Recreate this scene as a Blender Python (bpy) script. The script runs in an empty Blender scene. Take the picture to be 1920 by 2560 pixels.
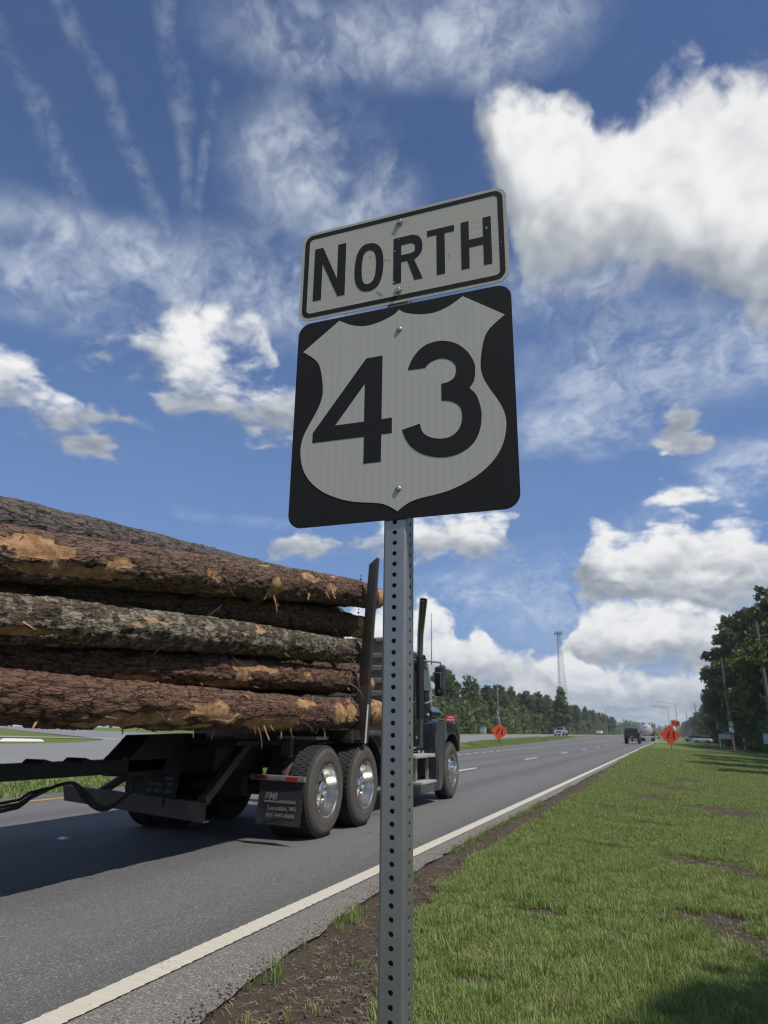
import bpy, bmesh, math, random
import numpy as np
from math import sin, cos, pi, radians, atan2, sqrt
from mathutils import Vector, Matrix

S = bpy.context.scene
COL = S.collection
rnd = random.Random(11)
CAM_H = 1.15

# ------------------------------------------------------------------ camera
F_PX, PITCH, ROLL, YAW = 1755.0, 0.3028, 0.0143, 0.373
def camera_axes():
    fw = Vector((-sin(YAW)*cos(PITCH), cos(YAW)*cos(PITCH), sin(PITCH)))
    r = Vector((cos(YAW), sin(YAW), 0)); u = r.cross(fw)
    return r*cos(ROLL)+u*sin(ROLL), u*cos(ROLL)-r*sin(ROLL), fw
cr, cu, cf = camera_axes()
cd = bpy.data.cameras.new('camera'); cam = bpy.data.objects.new('camera', cd); COL.objects.link(cam)
cam.matrix_world = Matrix(((cr.x, cu.x, -cf.x, 0), (cr.y, cu.y, -cf.y, 0), (cr.z, cu.z, -cf.z, CAM_H), (0, 0, 0, 1)))
cd.sensor_fit = 'VERTICAL'; cd.sensor_height = 36.0; cd.lens = F_PX/2560*36.0
cd.clip_start = 0.05; cd.clip_end = 20000
cd.dof.use_dof = True; cd.dof.focus_distance = 1.80; cd.dof.aperture_fstop = 7.5
S.camera = cam

# ------------------------------------------------------------------ sun, exposure
SUN_DIR = Vector((0.50, -0.17, 0.85)).normalized()          # towards the sun
sl = bpy.data.lights.new('sun', 'SUN'); sl.energy = 4.3; sl.angle = radians(0.53); sl.color = (1.0, 0.955, 0.89)
sun = bpy.data.objects.new('sun', sl); COL.objects.link(sun)
sun.rotation_euler = SUN_DIR.to_track_quat('Z', 'Y').to_euler(); sun.location = (20, -5, 40)
S.view_settings.view_transform = 'Standard'; S.view_settings.look = 'None'
S.view_settings.exposure = 0.0; S.view_settings.gamma = 1.0; S.view_settings.use_curve_mapping = False
S.render.engine = 'CYCLES'
cy = S.cycles
cy.use_denoising = True
try: cy.denoiser = 'OPENIMAGEDENOISE'
except Exception: pass
cy.max_bounces = 6; cy.diffuse_bounces = 3; cy.glossy_bounces = 3; cy.transmission_bounces = 4; cy.transparent_max_bounces = 12
cy.caustics_reflective = False; cy.caustics_refractive = False
cy.filter_width = 1.15
cy.use_adaptive_sampling = True; cy.adaptive_threshold = 0.015

# ------------------------------------------------------------------ node helper
class NT:
    def __init__(self, tree):
        self.t = tree; self.n = tree.nodes; self.l = tree.links
    def new(self, typ, **kw):
        nd = self.n.new(typ)
        for k, v in kw.items(): setattr(nd, k, v)
        return nd
    def put(self, sock, v):
        if v is None: return
        if isinstance(v, bpy.types.NodeSocket): self.l.new(v, sock)
        else:
            if hasattr(sock, 'default_value'):
                dv = sock.default_value
                try: n = len(dv)
                except TypeError: n = 0
                if n and not hasattr(v, '__len__'): v = [v]*n
                if n == 4 and len(v) == 3: v = tuple(v)+(1.0,)
                sock.default_value = v
    def m(self, op, a, b=None, c=None, clamp=False):
        nd = self.new('ShaderNodeMath', operation=op); nd.use_clamp = clamp
        for s, v in zip(nd.inputs, (a, b, c)): self.put(s, v)
        return nd.outputs[0]
    def v(self, op, a, b=None, c=None):
        nd = self.new('ShaderNodeVectorMath', operation=op)
        for s, x in zip(nd.inputs, (a, b, c)): self.put(s, x)
        return nd.outputs['Value'] if op in ('LENGTH', 'DOT_PRODUCT', 'DISTANCE') else nd.outputs['Vector']
    def noise(self, vec, scale, detail=3, rough=0.55, dist=0.0, dim='3D', lac=2.0):
        nd = self.new('ShaderNodeTexNoise'); nd.noise_dimensions = dim
        self.put(nd.inputs['Vector'], vec); self.put(nd.inputs['Scale'], scale); self.put(nd.inputs['Detail'], detail)
        self.put(nd.inputs['Roughness'], rough); self.put(nd.inputs['Distortion'], dist); self.put(nd.inputs['Lacunarity'], lac)
        return nd.outputs['Fac']
    def noisec(self, vec, scale, detail=3, rough=0.55):
        nd = self.new('ShaderNodeTexNoise')
        self.put(nd.inputs['Vector'], vec); self.put(nd.inputs['Scale'], scale); self.put(nd.inputs['Detail'], detail)
        self.put(nd.inputs['Roughness'], rough)
        return nd.outputs['Color']
    def vor(self, vec, scale, feature='F1', out='Distance', rand=1.0, detail=0, rough=0.5):
        nd = self.new('ShaderNodeTexVoronoi'); nd.feature = feature
        self.put(nd.inputs['Vector'], vec); self.put(nd.inputs['Scale'], scale); self.put(nd.inputs['Randomness'], rand)
        if 'Detail' in nd.inputs and detail: self.put(nd.inputs['Detail'], detail); self.put(nd.inputs['Roughness'], rough)
        return nd.outputs[out]
    def ramp(self, fac, stops, interp='LINEAR'):
        nd = self.new('ShaderNodeValToRGB'); e = nd.color_ramp.elements; nd.color_ramp.interpolation = interp
        while len(e) < len(stops): e.new(0.5)
        for i, (p, c) in enumerate(stops):
            e[i].position = p; e[i].color = (c, c, c, 1) if not hasattr(c, '__len__') else tuple(c)+((1,) if len(c) == 3 else ())
        self.put(nd.inputs[0], fac); return nd.outputs[0]
    def step(self, x, a, b):                                        # smoothstep
        nd = self.new('ShaderNodeMapRange'); nd.interpolation_type = 'SMOOTHSTEP'
        self.put(nd.inputs['Value'], x); self.put(nd.inputs['From Min'], a); self.put(nd.inputs['From Max'], b)
        return nd.outputs['Result']
    def mix(self, f, a, b, blend='MIX'):
        nd = self.new('ShaderNodeMix', data_type='RGBA', blend_type=blend); nd.clamp_result = False
        self.put(nd.inputs[0], f); self.put(nd.inputs[6], a); self.put(nd.inputs[7], b)
        return nd.outputs[2]
    def attr(self, name, out='Fac'):
        nd = self.new('ShaderNodeAttribute'); nd.attribute_name = name; return nd.outputs[out]
    def bump(self, h, strength=0.4, dist=0.01, normal=None):
        nd = self.new('ShaderNodeBump'); self.put(nd.inputs['Height'], h); nd.inputs['Strength'].default_value = strength
        nd.inputs['Distance'].default_value = dist
        if normal is not None: self.l.new(normal, nd.inputs['Normal'])
        return nd.outputs[0]
    def coord(self, out='Object'):
        return self.new('ShaderNodeTexCoord').outputs[out]
    def pos(self):
        return self.new('ShaderNodeNewGeometry').outputs['Position']
    def mapping(self, vec, scale=(1, 1, 1), loc=(0, 0, 0), rot=(0, 0, 0)):
        nd = self.new('ShaderNodeMapping'); self.put(nd.inputs[0], vec); nd.inputs['Scale'].default_value = scale
        nd.inputs['Location'].default_value = loc; nd.inputs['Rotation'].default_value = rot
        return nd.outputs[0]

MATS = {}
def material(name, fn):
    if name in MATS: return MATS[name]
    m = bpy.data.materials.new(name); m.use_nodes = True
    t = NT(m.node_tree); bs = t.n['Principled BSDF']; fn(t, bs); MATS[name] = m
    return m
def plain(name, col, rough=0.6, metal=0.0, vary=0.12, scale=6.0, bump=0.0, spec=None, coat=0.0, dirt=None):
    def fn(t, b):
        c = t.coord(); n = t.noise(c, scale, 4)
        lo = tuple(x*(1-vary) for x in col); hi = tuple(min(1, x*(1+vary)) for x in col)
        cc = t.mix(n, lo, hi)
        if dirt:
            d = t.step(t.noise(c, scale*0.6, 5, 0.65), 0.52, 0.72)
            cc = t.mix(d, cc, dirt)
        t.put(b.inputs['Base Color'], cc)
        r = t.m('MULTIPLY_ADD', n, 0.25*rough, rough*0.88)
        t.put(b.inputs['Roughness'], r); b.inputs['Metallic'].default_value = metal
        if spec is not None: b.inputs['Specular IOR Level'].default_value = spec
        if coat: b.inputs['Coat Weight'].default_value = coat; b.inputs['Coat Roughness'].default_value = 0.08
        if bump: t.put(b.inputs['Normal'], t.bump(t.noise(c, scale*5, 4), bump, 0.004))
    return material(name, fn)

# ------------------------------------------------------------------ mesh helper
class MB:
    def __init__(self): self.v = []; self.f = []
    def add(self, vs, fs):
        o = len(self.v); self.v += [tuple(p) for p in vs]; self.f += [tuple(i+o for i in f) for f in fs]; return self
    def hexa(self, p):                                              # 4 bottom, 4 top (ccw from above)
        return self.add(p, [(3, 2, 1, 0), (4, 5, 6, 7), (0, 1, 5, 4), (1, 2, 6, 5), (2, 3, 7, 6), (3, 0, 4, 7)])
    def box(self, x0, x1, y0, y1, z0, z1):
        return self.hexa([(x0, y0, z0), (x1, y0, z0), (x1, y1, z0), (x0, y1, z0), (x0, y0, z1), (x1, y0, z1), (x1, y1, z1), (x0, y1, z1)])
    def obox(self, a, b, w, h, up=(0, 0, 1)):                       # bar from a to b, w wide, h high
        a = Vector(a); b = Vector(b); d = (b-a).normalized(); s = d.cross(Vector(up))
        if s.length < 1e-4: s = d.cross(Vector((1, 0, 0)))
        s.normalize(); u = s.cross(d); s = s*w/2; u = u*h/2
        return self.hexa([a-s-u, a+s-u, b+s-u, b-s-u, a-s+u, a+s+u, b+s+u, b-s+u])
    def tube(self, pts, r, n=10, caps=True, squash=1.0):
        pts = [Vector(p) for p in pts]; k = len(pts); rs = r if hasattr(r, '__len__') else [r]*k
        vs = []; ref = None
        for i, p in enumerate(pts):
            d = (pts[min(i+1, k-1)]-pts[max(i-1, 0)]).normalized()
            if ref is None: ref = Vector((0, 0, 1)) if abs(d.z) < 0.9 else Vector((1, 0, 0))
            s = d.cross(ref)
            if s.length < 1e-5: s = d.cross(Vector((0.3, 1, 0.2)))
            s.normalize(); u = s.cross(d); ref = u
            for j in range(n):
                a = 2*pi*j/n; vs.append(p+(s*cos(a)+u*sin(a)*squash)*rs[i])
        fs = []
        for i in range(k-1):
            for j in range(n):
                q = (j+1) % n; fs.append((i*n+j, i*n+q, (i+1)*n+q, (i+1)*n+j))
        if caps: fs.append(tuple(range(n-1, -1, -1))); fs.append(tuple((k-1)*n+j for j in range(n)))
        return self.add(vs, fs)
    def cyl(self, a, b, r0, r1=None, n=16, caps=True): return self.tube([a, b], [r0, r0 if r1 is None else r1], n, caps)
    def lathe(self, prof, o=(0, 0, 0), axis='X', n=32, closed=False, caps=True):  # prof: (radius, along axis)
        vs = []
        for r, h in prof:
            for j in range(n):
                a = 2*pi*j/n; c, s = r*cos(a), r*sin(a)
                p = {'X': (h, c, s), 'Y': (c, h, s), 'Z': (c, s, h)}[axis]
                vs.append((o[0]+p[0], o[1]+p[1], o[2]+p[2]))
        k = len(prof); fs = []
        for i in range(k if closed else k-1):
            i2 = (i+1) % k
            for j in range(n):
                q = (j+1) % n; fs.append((i*n+j, i*n+q, i2*n+q, i2*n+j))
        if caps and not closed:
            if prof[0][0] > 1e-6: fs.append(tuple(range(n-1, -1, -1)))
            if prof[-1][0] > 1e-6: fs.append(tuple((k-1)*n+j for j in range(n)))
        return self.add(vs, fs)
    def loft(self, rings, caps=True):                               # rings of equal length
        n = len(rings[0]); vs = [p for r in rings for p in r]; fs = []
        for i in range(len(rings)-1):
            for j in range(n):
                q = (j+1) % n; fs.append((i*n+j, i*n+q, (i+1)*n+q, (i+1)*n+j))
        if caps: fs.append(tuple(range(n-1, -1, -1))); fs.append(tuple((len(rings)-1)*n+j for j in range(n)))
        return self.add(vs, fs)
    def prism(self, poly, x0, x1, plane='YZ'):                      # polygon extruded along the remaining axis
        n = len(poly)
        def P(a, b, t): return {'YZ': (t, a, b), 'XZ': (a, t, b), 'XY': (a, b, t)}[plane]
        vs = [P(a, b, x0) for a, b in poly]+[P(a, b, x1) for a, b in poly]
        fs = [tuple(range(n-1, -1, -1)), tuple(range(n, 2*n))]+[(i, (i+1) % n, n+(i+1) % n, n+i) for i in range(n)]
        return self.add(vs, fs)
    def sphere(self, c, r, nu=12, nv=8, sc=(1, 1, 1)):
        vs = []; fs = []
        for i in range(nv+1):
            t = pi*i/nv
            for j in range(nu):
                a = 2*pi*j/nu; vs.append((c[0]+r*sc[0]*sin(t)*cos(a), c[1]+r*sc[1]*sin(t)*sin(a), c[2]+r*sc[2]*cos(t)))
        for i in range(nv):
            for j in range(nu):
                q = (j+1) % nu; fs.append((i*nu+j, (i+1)*nu+j, (i+1)*nu+q, i*nu+q))
        return self.add(vs, fs)

def mesh_of(name, mb, mat, smooth=True, bevel=0.0, angle=35, fix=True):
    me = bpy.data.meshes.new(name); me.from_pydata(mb.v, [], mb.f); me.update()
    if fix or bevel:
        bm = bmesh.new(); bm.from_mesh(me)
        if bevel:
            bmesh.ops.remove_doubles(bm, verts=bm.verts, dist=1e-5)
            es = [e for e in bm.edges if len(e.link_faces) == 2 and e.calc_face_angle(0) > 0.5]
            bmesh.ops.bevel(bm, geom=es, offset=bevel, segments=2, profile=0.6, affect='EDGES', clamp_overlap=True)
        bmesh.ops.recalc_face_normals(bm, faces=bm.faces); bm.to_mesh(me); bm.free()
    if smooth:
        me.shade_smooth(); me.set_sharp_from_angle(angle=radians(angle))
    if mat: me.materials.append(mat)
    return me
def obj(name, me, parent=None, loc=(0, 0, 0), rot=(0, 0, 0)):
    o = bpy.data.objects.new(name, me); COL.objects.link(o); o.parent = parent; o.location = loc; o.rotation_euler = rot
    return o
def part(name, mb, mat, parent=None, loc=(0, 0, 0), rot=(0, 0, 0), label=None, **kw):
    o = obj(name, mesh_of(name, mb, mat, **kw), parent, loc, rot)
    if label: o['label'] = label
    return o
def tag(o, label, cat, group=None, kind=None):
    if label: o['label'] = label
    if cat: o['category'] = cat
    if group: o['group'] = group
    if kind: o['kind'] = kind
    return o
def thing(name, label, cat, loc=(0, 0, 0), rz=0.0, group=None):
    return tag(obj(name, None, None, loc, (0, 0, rz)), label, cat, group)
def struct(name, mb, mat, **kw):
    o = part(name, mb, mat, **kw); o['kind'] = 'structure'; return o
def copy_tree(o, parent=None):
    c = o.copy(); COL.objects.link(c); c.parent = parent
    for ch in list(o.children): copy_tree(ch, c)
    return c

# numpy noise ------------------------------------------------------------------
def _hash(ix, iy, iz, seed):
    n = (ix.astype(np.int64)*374761393+iy.astype(np.int64)*668265263+iz.astype(np.int64)*2147483647+seed*974634777) & 0x7fffffff
    n = ((n ^ (n >> 13))*1274126177) & 0x7fffffff
    n = ((n ^ (n >> 16))*1911520717) & 0x7fffffff
    return ((n ^ (n >> 13)) & 0xffffff)/float(0xffffff)
def vnoise(x, y, seed=0):
    x = np.asarray(x, float); y = np.asarray(y, float)
    ix, iy = np.floor(x), np.floor(y); fx, fy = x-ix, y-iy
    fx = fx*fx*(3-2*fx); fy = fy*fy*(3-2*fy); z = np.zeros_like(ix)
    a = _hash(ix, iy, z, seed); b = _hash(ix+1, iy, z, seed); c = _hash(ix, iy+1, z, seed); d = _hash(ix+1, iy+1, z, seed)
    return (a*(1-fx)+b*fx)*(1-fy)+(c*(1-fx)+d*fx)*fy
def fbm(x, y, seed=0, oct=4, gain=0.5):
    s = 0; a = 1; t = 0
    for i in range(oct):
        s = s+a*vnoise(np.asarray(x)*2**i+i*17.3, np.asarray(y)*2**i-i*9.1, seed+i); t += a; a *= gain
    return s/t
def worley(x, y, seed=0):                                           # F1, F2, id
    ix, iy = np.floor(x), np.floor(y); f1 = np.full(x.shape, 9.0); f2 = np.full(x.shape, 9.0); cid = np.zeros(x.shape)
    for dx in (-1, 0, 1):
        for dy in (-1, 0, 1):
            cx, cy_ = ix+dx, iy+dy
            px = cx+_hash(cx, cy_, cx*0, seed); py = cy_+_hash(cx, cy_, cx*0+1, seed)
            d = np.hypot(px-x, py-y); h = _hash(cx, cy_, cx*0+2, seed)
            n = d < f1; f2 = np.where(n, f1, np.minimum(f2, d)); cid = np.where(n, h, cid); f1 = np.where(n, d, f1)
    return f1, f2, cid
def sstep(a, b, x):
    t = np.clip((x-a)/(b-a), 0, 1); return t*t*(3-2*t)

def terrain(x, y):
    x = np.asarray(x, float); y = np.asarray(y, float)
    zr = np.maximum(-0.05*np.maximum(x+2.0, 0), -1.3)
    t = np.clip((-14-x)/14, 0, 1)
    zl = 0.55*t*(2-t)*(1+np.clip(y, 0, 200)/250)
    return zr+zl
def tz(x, y): return float(terrain(x, y))

# ------------------------------------------------------------------ world: sky and clouds, laid out by compass direction
W = bpy.data.worlds.new('World'); S.world = W; W.use_nodes = True
W.cycles.sampling_method = 'MANUAL'; W.cycles.sample_map_resolution = 256
# outlines of the cloud heaps: (azimuth from the road's direction, elevation) along the top, then along the base
HEAP_HIGH = ([(-0.222, 0.795), (-0.21, 0.828), (-0.166, 0.839), (-0.118, 0.828), (-0.069, 0.828), (-0.025, 0.806), (-0.016, 0.778), (0.011, 0.788), (0.035, 0.777), (0.056, 0.79), (0.089, 0.799), (0.122, 0.807), (0.154, 0.815), (0.176, 0.784), (0.205, 0.786), (0.244, 0.783), (0.284, 0.773), (0.344, 0.721), (0.378, 0.631)], [(-0.222, 0.795), (-0.193, 0.747), (-0.177, 0.685), (-0.166, 0.644), (-0.149, 0.608), (-0.095, 0.586), (-0.034, 0.583), (0.023, 0.569), (0.077, 0.549), (0.128, 0.528), (0.185, 0.505), (0.246, 0.498), (0.376, 0.623)])
HEAP_MID = ([(-0.853, 0.458), (-0.815, 0.484), (-0.783, 0.526), (-0.745, 0.541), (-0.711, 0.55), (-0.669, 0.549), (-0.634, 0.569), (-0.61, 0.549), (-0.59, 0.57), (-0.562, 0.533), (-0.545, 0.475), (-0.501, 0.47), (-0.445, 0.465), (-0.394, 0.438)], [(-0.853, 0.458), (-0.812, 0.466), (-0.757, 0.464), (-0.73, 0.474), (-0.696, 0.431), (-0.683, 0.419), (-0.643, 0.427), (-0.618, 0.413), (-0.571, 0.412), (-0.498, 0.42), (-0.443, 0.42), (-0.394, 0.436)])
HEAP_LEFT = ([(-1.023, 0.368), (-0.979, 0.429), (-0.955, 0.445), (-0.926, 0.445), (-0.897, 0.448), (-0.864, 0.435), (-0.842, 0.427), (-0.809, 0.415), (-0.787, 0.408), (-0.745, 0.404)], [(-1.022, 0.364), (-0.967, 0.368), (-0.915, 0.39), (-0.883, 0.372), (-0.858, 0.369), (-0.823, 0.37), (-0.784, 0.388), (-0.745, 0.404)])
HEAP_POST = ([(-0.524, 0.247), (-0.485, 0.274), (-0.431, 0.265), (-0.408, 0.268), (-0.373, 0.286), (-0.325, 0.297), (-0.26, 0.3), (-0.207, 0.307), (-0.184, 0.295), (-0.177, 0.261), (-0.172, 0.249)], [(-0.523, 0.241), (-0.483, 0.24), (-0.431, 0.245), (-0.372, 0.237), (-0.29, 0.243), (-0.244, 0.237), (-0.172, 0.247)])
ROW_A = ([(-0.108, 0.208), (-0.092, 0.235), (-0.077, 0.264), (-0.054, 0.276), (-0.032, 0.256), (-0.001, 0.251), (0.017, 0.276), (0.043, 0.281), (0.071, 0.263), (0.092, 0.273), (0.12, 0.27), (0.136, 0.248), (0.152, 0.236), (0.201, 0.235), (0.235, 0.192), (0.271, 0.151)], [(-0.108, 0.206), (-0.081, 0.175), (-0.04, 0.16), (0.005, 0.155), (0.053, 0.15), (0.1, 0.15), (0.144, 0.145), (0.27, 0.147)])
ROW_B = ([(-0.144, 0.096), (-0.116, 0.127), (-0.098, 0.154), (-0.07, 0.174), (-0.039, 0.178), (0.002, 0.171), (0.04, 0.164), (0.078, 0.157), (0.112, 0.135), (0.141, 0.094)], [(-0.145, 0.088), (-0.077, 0.085), (-0.027, 0.079), (0.031, 0.083), (0.091, 0.081), (0.141, 0.09)])
ROW_C = ([(-0.48, 0.05), (-0.406, 0.178), (-0.36, 0.161), (-0.325, 0.179), (-0.309, 0.183), (-0.291, 0.162), (-0.266, 0.137), (-0.258, 0.118), (-0.241, 0.145), (-0.225, 0.138), (-0.211, 0.107), (-0.181, 0.109), (-0.157, 0.101), (-0.132, 0.074), (-0.105, 0.048)], [(-0.479, 0.045), (-0.347, 0.057), (-0.238, 0.048), (-0.184, 0.038), (-0.106, 0.043)])
ROW_D = ([(-0.249, 0.019), (-0.194, 0.075), (-0.161, 0.09), (-0.127, 0.111), (-0.106, 0.116), (-0.077, 0.079), (-0.046, 0.089), (-0.008, 0.073), (0.05, 0.082), (0.079, 0.092), (0.094, 0.067), (0.151, 0.075), (0.228, 0.029)], [(-0.249, 0.016), (-0.133, 0.023), (0.062, 0.029), (0.227, 0.024)])
CU = [(0.057, 0.396, 0.03, 0.026), (0.087, 0.373, 0.027, 0.014), (0.041, 0.305, 0.037, 0.015), (-0.792, 0.356, 0.031, 0.014), (-0.081, 0.033, 0.005, 0.004)]
VE = [(-0.483, 0.887, 0.247, 0.049), (-0.206, 0.893, 0.213, 0.053), (-0.521, 0.752, 0.132, 0.087), (-0.422, 0.71, 0.104, 0.092), (-0.749, 0.609, 0.272, 0.042), (-0.612, 0.596, 0.215, 0.069), (0.013, 0.489, 0.171, 0.08), (-0.062, 0.413, 0.14, 0.038), (0.146, 0.479, 0.076, 0.062), (-0.095, 0.586, 0.13, 0.055), (-0.869, 0.547, 0.122, 0.056), (-0.069, 0.185, 0.204, 0.07), (-0.206, 0.189, 0.142, 0.033), (0.123, 0.326, 0.056, 0.045)]
ST = [(-1.031, 0.805, -0.922, 0.714, 0.0105, 0.0105), (-0.946, 0.741, -0.835, 0.614, 0.0116, 0.0116), (-0.942, 0.848, -0.828, 0.763, 0.0084, 0.0084), (-0.851, 0.783, -0.734, 0.641, 0.0105, 0.0105), (-0.795, 0.893, -0.725, 0.777, 0.0137, 0.0137), (-0.735, 0.793, -0.691, 0.624, 0.0095, 0.0095), (-0.678, 0.816, -0.694, 0.644, 0.0079, 0.0079), (-0.674, 0.286, -0.491, 0.278, 0.0042, 0.0074), (-0.244, 0.246, -0.099, 0.223, 0.0053, 0.0032), (-0.031, 0.269, 0.177, 0.342, 0.0137, 0.0211)]
SKY_GAIN = 0.075
def build_world():
    t = NT(W.node_tree); bg = t.n['Background']
    sky = t.new('ShaderNodeTexSky', sky_type='NISHITA'); sky.sun_disc = False
    sky.sun_elevation = math.asin(SUN_DIR.z); sky.sun_rotation = atan2(SUN_DIR.x, SUN_DIR.y)
    sky.altitude = 0; sky.air_density = 1.0; sky.dust_density = 0.4; sky.ozone_density = 2.5
    base = t.mix(1.0, sky.outputs[0], (SKY_GAIN*0.80, SKY_GAIN*0.94, SKY_GAIN*1.20), 'MULTIPLY')
    d = t.v('NORMALIZE', t.coord('Generated'))
    sx = t.new('ShaderNodeSeparateXYZ'); t.put(sx.inputs[0], d)
    X, Y, Z = sx.outputs
    az = t.m('ARCTAN2', X, Y); el = t.m('ARCSINE', Z)
    cb = t.new('ShaderNodeCombineXYZ'); t.put(cb.inputs[0], az); t.put(cb.inputs[1], el)
    P = cb.outputs[0]
    # noise grows finer towards the horizon
    k = t.m('MULTIPLY_ADD', t.step(el, 0.0, 0.6), -9.0, 19.0)
    q = t.v('SCALE', d); t.put(q.node.inputs['Scale'], k)
    wc = t.new('ShaderNodeSeparateXYZ'); wcol = t.noisec(q, 0.9, 3, 0.55); t.put(wc.inputs[0], wcol)
    q2 = t.v('MULTIPLY_ADD', wcol, (0.5, 0.5, 0.5), q)
    def clouds(vec, det):
        a = t.noise(vec, 0.85, det, 0.56)
        b = t.m('ABSOLUTE', t.m('MULTIPLY_ADD', t.noise(vec, 1.9, max(det-3, 1), 0.5), 2.0, -1.0))     # puffs
        return t.m('ADD', t.m('MULTIPLY', t.m('SUBTRACT', a, 0.5), 3.4), t.m('MULTIPLY', t.m('SUBTRACT', b, 0.22), 0.9))
    n0 = clouds(q2, 9)
    m0 = clouds(q2, 3); n1 = clouds(t.v('ADD', q2, (0.22, -0.06, 0.34)), 3)
    azw = t.m('ADD', az, t.m('MULTIPLY', t.m('SUBTRACT', wc.outputs[0], 0.5), 0.075))
    elw = t.m('ADD', el, t.m('MULTIPLY', t.m('SUBTRACT', wc.outputs[1], 0.5), 0.045))
    u = t.m('MULTIPLY_ADD', azw, 1/2.4, 0.5)
    def curve(pts):
        nd = t.new('ShaderNodeFloatCurve'); mp = nd.mapping; mp.use_clip = False; c = mp.curves[0]
        xy = [(a/2.4+0.5, e) for a, e in pts]
        while len(c.points) < len(xy): c.points.new(0.5, 0.5)
        for p, (x, y) in zip(c.points, xy): p.location = (x, y); p.handle_type = 'VECTOR'
        mp.update(); t.put(nd.inputs['Value'], u); return nd.outputs[0]
    body = None; vert = None
    for (top, bot), h, thick, cap in ((HEAP_HIGH, 0.050, 0.17, 1.15), (HEAP_MID, 0.035, 0.09, 0.22), (HEAP_LEFT, 0.03, 0.07, 0.42), (HEAP_POST, 0.022, 0.05, 0.8), (ROW_A, 0.030, 0.11, 1.15), (ROW_B, 0.022, 0.07, 1.0), (ROW_C, 0.022, 0.09, 1.0), (ROW_D, 0.018, 0.06, 0.8)):
        a0, a1 = top[0][0], top[-1][0]                               # beyond its ends the outline closes
        top = [(a0-0.06, top[0][1]-0.10)]+top+[(a1+0.06, top[-1][1]-0.10)]
        up = t.m('MULTIPLY', t.m('SUBTRACT', curve(top), elw), 1/h)
        dn = t.m('SUBTRACT', elw, curve(bot))
        f = t.m('MINIMUM', t.m('MINIMUM', up, cap), t.m('MULTIPLY', dn, 0.75/h)); vv = t.m('MULTIPLY', dn, 1/thick)
        if body is None: body, vert = f, vv
        else:
            mx = t.new('ShaderNodeMix', data_type='FLOAT'); mx.clamp_factor = False
            t.put(mx.inputs[0], t.step(t.m('SUBTRACT', f, body), -0.9, 0.9)); t.put(mx.inputs[2], vert); t.put(mx.inputs[3], vv); vert = mx.outputs[0]
            body = t.m('MAXIMUM', body, f)
    body = t.m('MAXIMUM', t.m('MINIMUM', body, 1.15), -1.6)
    cb2 = t.new('ShaderNodeCombineXYZ'); t.put(cb2.inputs[0], azw); t.put(cb2.inputs[1], elw); Pw = cb2.outputs[0]
    for (a, e, ra, re) in CU:
        ln = t.v('LENGTH', t.v('MULTIPLY_ADD', Pw, (1/ra, 1/re, 0), (-a/ra, -e/re, 0)))
        body = t.m('MAXIMUM', body, t.m('MULTIPLY', t.m('SUBTRACT', 1.0, ln), 1.2))
    # the rest of the sky carries scattered heaps of the same sort
    sc = t.m('MULTIPLY_ADD', t.step(t.noise(d, 3.1, 2), 0.55, 0.72), 1.9, -1.5)
    away = t.step(t.m('ABSOLUTE', t.m('ADD', az, 0.36)), 0.72, 1.0)
    body = t.m('MAXIMUM', body, t.m('MULTIPLY_ADD', away, t.m('ADD', sc, 3.0), -3.0))
    fld = t.m('ADD', body, n0)
    alpha = t.m('MULTIPLY', t.step(fld, -0.38, 0.60), 0.97)
    lit = t.m('MULTIPLY_ADD', t.m('SUBTRACT', m0, n1), 0.27, 0.15)
    vert = t.m('MAXIMUM', t.m('MINIMUM', vert, 1.0), 0.0)
    lit = t.m('ADD', lit, t.m('MULTIPLY', t.step(vert, 0.05, 0.85), 0.66))
    lit = t.m('ADD', lit, t.m('MULTIPLY', t.step(fld, 0.9, 0.1), 0.12))       # thin rims let the light through
    lit = t.m('ADD', lit, t.m('MULTIPLY', n0, 0.06)); lit = t.step(lit, 0.0, 1.0)
    ccol = t.mix(lit, (0.255, 0.295, 0.355), (0.93, 0.93, 0.925))
    # ---- thin high cloud
    dn = t.noise(t.v('MULTIPLY_ADD', wcol, (0.25, 0.25, 0.25), d), 6.0, 5, 0.62)
    mot = t.noise(t.v('MULTIPLY_ADD', wcol, (0.06, 0.06, 0.06), d), 24.0, 4, 0.60)
    cur = None
    for (a, e, ra, re) in VE:
        ln = t.v('LENGTH', t.v('MULTIPLY_ADD', Pw, (1/ra, 1/re, 0), (-a/ra, -e/re, 0)))
        cur = ln if cur is None else t.m('SMOOTH_MIN', cur, ln, 0.3)
    veil = t.m('MAXIMUM', t.m('MAXIMUM', t.step(cur, 1.4, 0.3), 0.02), t.m('MULTIPLY', away, 0.5))
    veil = t.m('MULTIPLY', veil, t.m('MULTIPLY', t.step(dn, 0.27, 0.66), t.m('MULTIPLY_ADD', t.step(mot, 0.30, 0.70), 0.60, 0.40)))
    veil = t.m('MULTIPLY', veil, 0.80)
    tot = None
    cb3 = t.new('ShaderNodeCombineXYZ'); t.put(cb3.inputs[0], t.m('MULTIPLY_ADD', t.noise(d, 5.0, 2), 0.07, -0.035)); Ps = t.v('ADD', P, cb3.outputs[0])
    nz = t.step(t.noise(t.v('MULTIPLY_ADD', wcol, (0.05, 0.05, 0.05), d), 30.0, 5, 0.66), 0.30, 0.80)
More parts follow.
